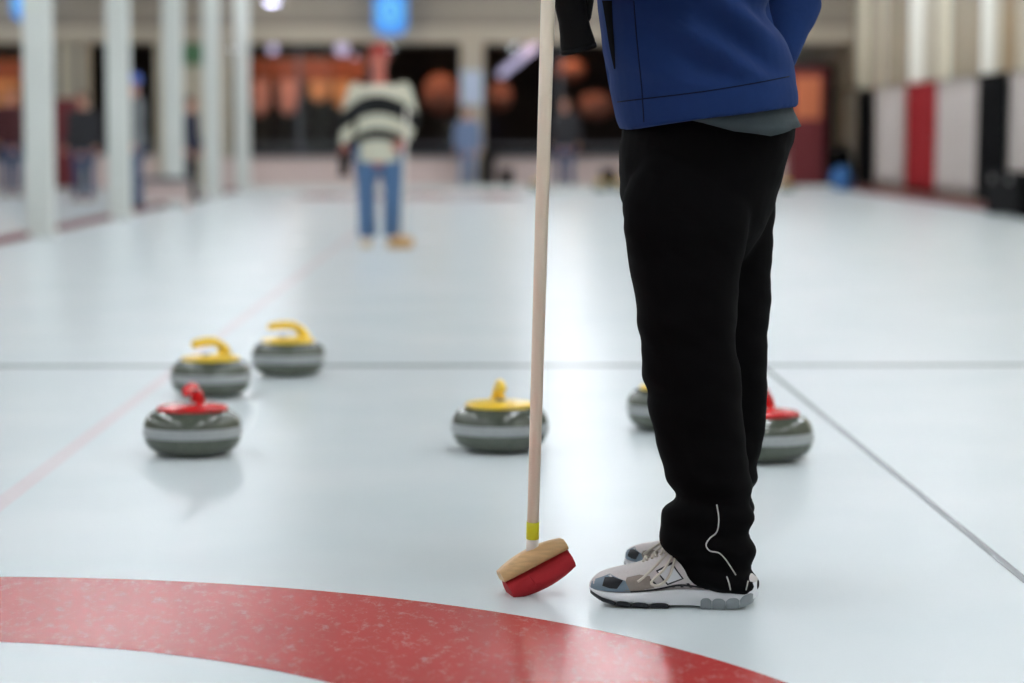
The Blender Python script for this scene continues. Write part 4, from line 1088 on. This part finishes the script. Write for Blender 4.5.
# black crates at the foot of the far windows
def crate(px, w, h, label):
    t = empty('crate', (fx(px), YE - 0.45, 0)); tag(t, label, 'crate')
    box_obj('body', (-w / 2, -0.18, 0), (w / 2, 0.18, h * 0.88), M['black_paint'], t, bevel=0.015)
    box_obj('lid', (-w / 2 - 0.015, -0.195, h * 0.88 + 0.001), (w / 2 + 0.015, 0.195, h), M['black_paint'], t, bevel=0.012)
    box_obj('handle', (-0.06, -0.2, h * 0.6), (0.06, -0.181, h * 0.68), M['charcoal'], t)
crate(488, 0.22, 0.62, 'tall black crate next to the beige column')
crate(506, 0.22, 0.36, 'small low black crate under the far window')
crate(607, 0.26, 0.36, 'low black crate under the window behind the man in blue')

# ------------------------------------------------------------------ lounge contents
def hang(px, py0, py1, w, material, label, Y=YE + 0.9, group=None):
    p = at(px, py1, Y); q = at(px, py0, Y)
    t = empty('pennant', (p.x, Y, p.z)); tag(t, label, 'pennant', group)
    h = q.z - p.z; bm = bmesh.new(); rows = []
    for j in range(7):
        z = h * j / 6; ww = w / 2 * min(1, 0.55 + 0.45 * (j / 1.5)); rows.append([Vector((ww * (-1 + 2 * i / 12), 0.025 * math.sin(i * 1.1 + j * 0.3), z + 0.06 * (1 - j / 6) * abs(-1 + 2 * i / 12))) for i in range(13)])
    loft(bm, rows, closed=False); o = bm_obj('cloth', bm, M[material], t, smooth=True); sd = o.modifiers.new('thickness', 'SOLIDIFY'); sd.thickness = 0.01
    bm = bmesh.new(); tube(bm, [(-w / 2 - 0.03, 0, h + 0.01), (w / 2 + 0.03, 0, h + 0.01)], 0.014, 8); bm_obj('rod', bm, M['dark_wall'], t)
    for x in (-w / 2, w / 2):
        bm = bmesh.new(); tube(bm, [(x, 0, h + 0.015), (x, 0, 2.899 - p.z)], 0.004, 5); bm_obj('cord', bm, M['dark_wall'], t)
    return t
hang(260, 80, 117, 0.34, 'pink_deco', 'dull salmon pennant hung beside the corner post in the lounge window')
hang(288, 80, 116, 0.36, 'pink_deco', 'salmon pink pennant hung in the lounge window')
hang(319, 80, 103, 0.38, 'orange_pale', 'short pale orange pennant hung in the lounge window')
hang(342, 80, 110, 0.34, 'orange_pale', 'pale orange pennant behind the shoulder of the person in stripes')
hang(6, 80, 120, 0.5, 'orange_pale', 'pale orange pennant in the lounge window beyond the white posts')
def bulkhead(px0, px1, py0, py1, Y, label):
    a = at(px0, py1, Y); b = at(px1, py0, Y)
    t = empty('bar_canopy', ((a.x + b.x) / 2, Y, a.z)); tag(t, label, 'canopy')
    hw_ = (b.x - a.x) / 2; h = b.z - a.z; n = max(3, int(hw_ * 2 / 0.22))
    for i in range(n):
        x0 = -hw_ + 2 * hw_ * i / n; box_obj('board', (x0 + 0.006, -0.02, 0), (x0 + 2 * hw_ / n - 0.006, 0.02, h), M['brown_wood'], t, bevel=0.004)
    box_obj('backing', (-hw_, 0.021, 0.01), (hw_, 0.4, h - 0.01), M['dark_wall'], t)
    for x in (-hw_ + 0.1, hw_ - 0.1):
        bm = bmesh.new(); tube(bm, [(x, 0.2, h - 0.02), (x, 0.2, 2.899 - a.z)], 0.012, 6); bm_obj('hanger', bm, M['steel'], t)
bulkhead(236, 366, 58, 81, YE + 1.5, 'red-brown boarded canopy hung in the lounge behind the pennants')
bulkhead(-20, 22, 60, 84, YE + 1.5, 'red-brown boarded canopy hung in the lounge beyond the posts')
def lantern(px, py, r, label, Y=YE + 1.0, material='orange_deco', sq=1.0):
    p = at(px, py, Y); t = empty('paper_lantern', (p.x, Y, p.z)); tag(t, label, 'lantern')
    bm = bmesh.new(); n = 28; rings = []
    for j in range(13):
        a = -PI / 2 * 0.93 + PI * 0.93 * j / 12
        rings.append([Vector((r * math.cos(a) * math.cos(2 * PI * i / n) * (1 + 0.03 * math.cos(8 * 2 * PI * i / n)), r * 0.8 * math.cos(a) * math.sin(2 * PI * i / n), r * sq * math.sin(a))) for i in range(n)])
    loft(bm, rings); bm_obj('shade', bm, M[material], t, smooth=True)
    bm = bmesh.new(); lathe(bm, [(0.03, r * sq * 0.98), (0.05, r * sq * 0.98), (0.05, r * sq + 0.03), (0.01, r * sq + 0.04)], 12); bm_obj('cap', bm, M['dark_wall'], t)
    bm = bmesh.new(); tube(bm, [(0, 0, r * sq + 0.03), (0, 0, 2.899 - p.z)], 0.006, 5); bm_obj('cord', bm, M['dark_wall'], t)
lantern(441, 94, 0.34, 'large orange-red round hanging decoration left of the beige column', sq=1.1)
lantern(500, 96, 0.22, 'small orange-red round hanging decoration right of the beige column', sq=1.2)
lantern(569, 70, 0.30, 'dull orange round hanging decoration between broom shaft and blue jacket', sq=0.7)
lantern(596, 106, 0.32, 'low orange round hanging decoration beside the blue jacket', sq=0.8)
# lounge lamps
def pendant(px, py, Y, label, material, r=0.10):
    p = at(px, py, Y); t = empty('pendant_lamp', (p.x, Y, p.z)); tag(t, label, 'lamp')
    bm = bmesh.new(); bmesh.ops.create_uvsphere(bm, u_segments=16, v_segments=10, radius=r); bm_obj('globe', bm, M[material], t, smooth=True)
    bm = bmesh.new(); lathe(bm, [(0.03, r * 0.95), (0.045, r * 0.95), (0.04, r + 0.04), (0.01, r + 0.05)], 12); bm_obj('collar', bm, M['steel'], t)
    bm = bmesh.new(); tube(bm, [(0, 0, r + 0.04), (0, 0, max(r + 0.06, 2.899 - p.z))], 0.007, 6); bm_obj('stem', bm, M['steel'], t)
M['pend'] = mat('pendant_glow', (200, 190, 225), 0.3, 0, emit=1.3)
pendant(273, 49, YE + 3.0, 'pale globe lamp high in the lounge next to the corner post', 'pend', 0.10)
pendant(342, 49, YE + 3.0, 'pale globe lamp high in the lounge left of the red hat', 'pend', 0.13)
pendant(354, 60, YE + 4.5, 'small pale globe lamp just left of the red hat', 'pend', 0.10)
# slanting row: tube lamp running back through the lounge
a = at(534, 47, YE + 0.5); b = at(501, 74, YE + 8.5)
t = empty('tube_lamp', a); tag(t, 'pale tube lamp running back under the lounge ceiling', 'lamp')
bm = bmesh.new(); d = b - a; tube(bm, [Vector((0, 0, 0)), d * 0.5, d], 0.085, 10); bm_obj('tube', bm, M['pend'], t, smooth=True)
bm = bmesh.new(); tube(bm, [Vector((0, 0, 0.10)), d * 0.5 + Vector((0, 0, 0.10)), d + Vector((0, 0, 0.10))], 0.05, 4); bm_obj('batten', bm, M['dark_wall'], t)
# added warm lamps, out of sight behind the lintel, brightening the lounge hangings
def bulb(x, yy, z, label, e=60, group=None):
    t = empty('warm_fill_lamp', (x, yy, z)); tag(t, label, 'lamp', group)
    bm = bmesh.new(); bmesh.ops.create_uvsphere(bm, u_segments=12, v_segments=8, radius=0.07); bmesh.ops.translate(bm, verts=bm.verts, vec=(0, 0, -0.03)); bm_obj('bulb', bm, M['warm_fill_bulb'], t, smooth=True)
    bm = bmesh.new(); lathe(bm, [(0.12, -0.02), (0.125, -0.015), (0.06, 0.06), (0.02, 0.08)], 16); bm_obj('lamp_shade', bm, M['dark_wall'], t, smooth=True)
    bm = bmesh.new(); tube(bm, [(0, 0, 0.078), (0, 0, 2.9 - z)], 0.006, 5); bm_obj('cord', bm, M['dark_wall'], t)
    ld = bpy.data.lights.new('warm_fill_light', 'POINT'); ld.energy = e; ld.color = (1.0, 0.62, 0.36); ld.shadow_soft_size = 0.08
    lobj = bpy.data.objects.new('warm_fill_light', ld); C.objects.link(lobj); lobj.parent = t; lobj.location = (0, 0, -0.12)
for i, x in enumerate((-8.6, -6.3, -3.4, -2.1, -0.9, 0.5, 1.7, 4.5)):
    bulb(x, YE + 0.45, 2.80, 'small warm shaded fill lamp added out of sight behind the lintel of the lounge windows', 30, 'added fill lamps behind the lintel')
# lounge tables with dark chairs, low behind the glass
def table(x, yy, label, group):
    t = empty('lounge_table', (x, yy, 0)); tag(t, label, 'table', group)
    bm = bmesh.new(); lathe(bm, [(0.0, 0.72), (0.44, 0.72), (0.45, 0.735), (0.44, 0.75), (0.0, 0.75)], 28); bm_obj('tabletop', bm, M['sill'], t)
    bm = bmesh.new(); tube(bm, [(0, 0, 0.03), (0, 0, 0.72)], 0.035, 10); bm_obj('stem', bm, M['black_paint'], t)
    bm = bmesh.new(); lathe(bm, [(0.0, 0.0), (0.26, 0.0), (0.25, 0.02), (0.05, 0.04), (0.0, 0.04)], 24); bm_obj('base', bm, M['black_paint'], t)
for x in (-3.6, -2.3, 0.9, 2.4): table(x, YE + 1.9, 'round grey pedestal table in the dim lounge', 'tables in the dim lounge')
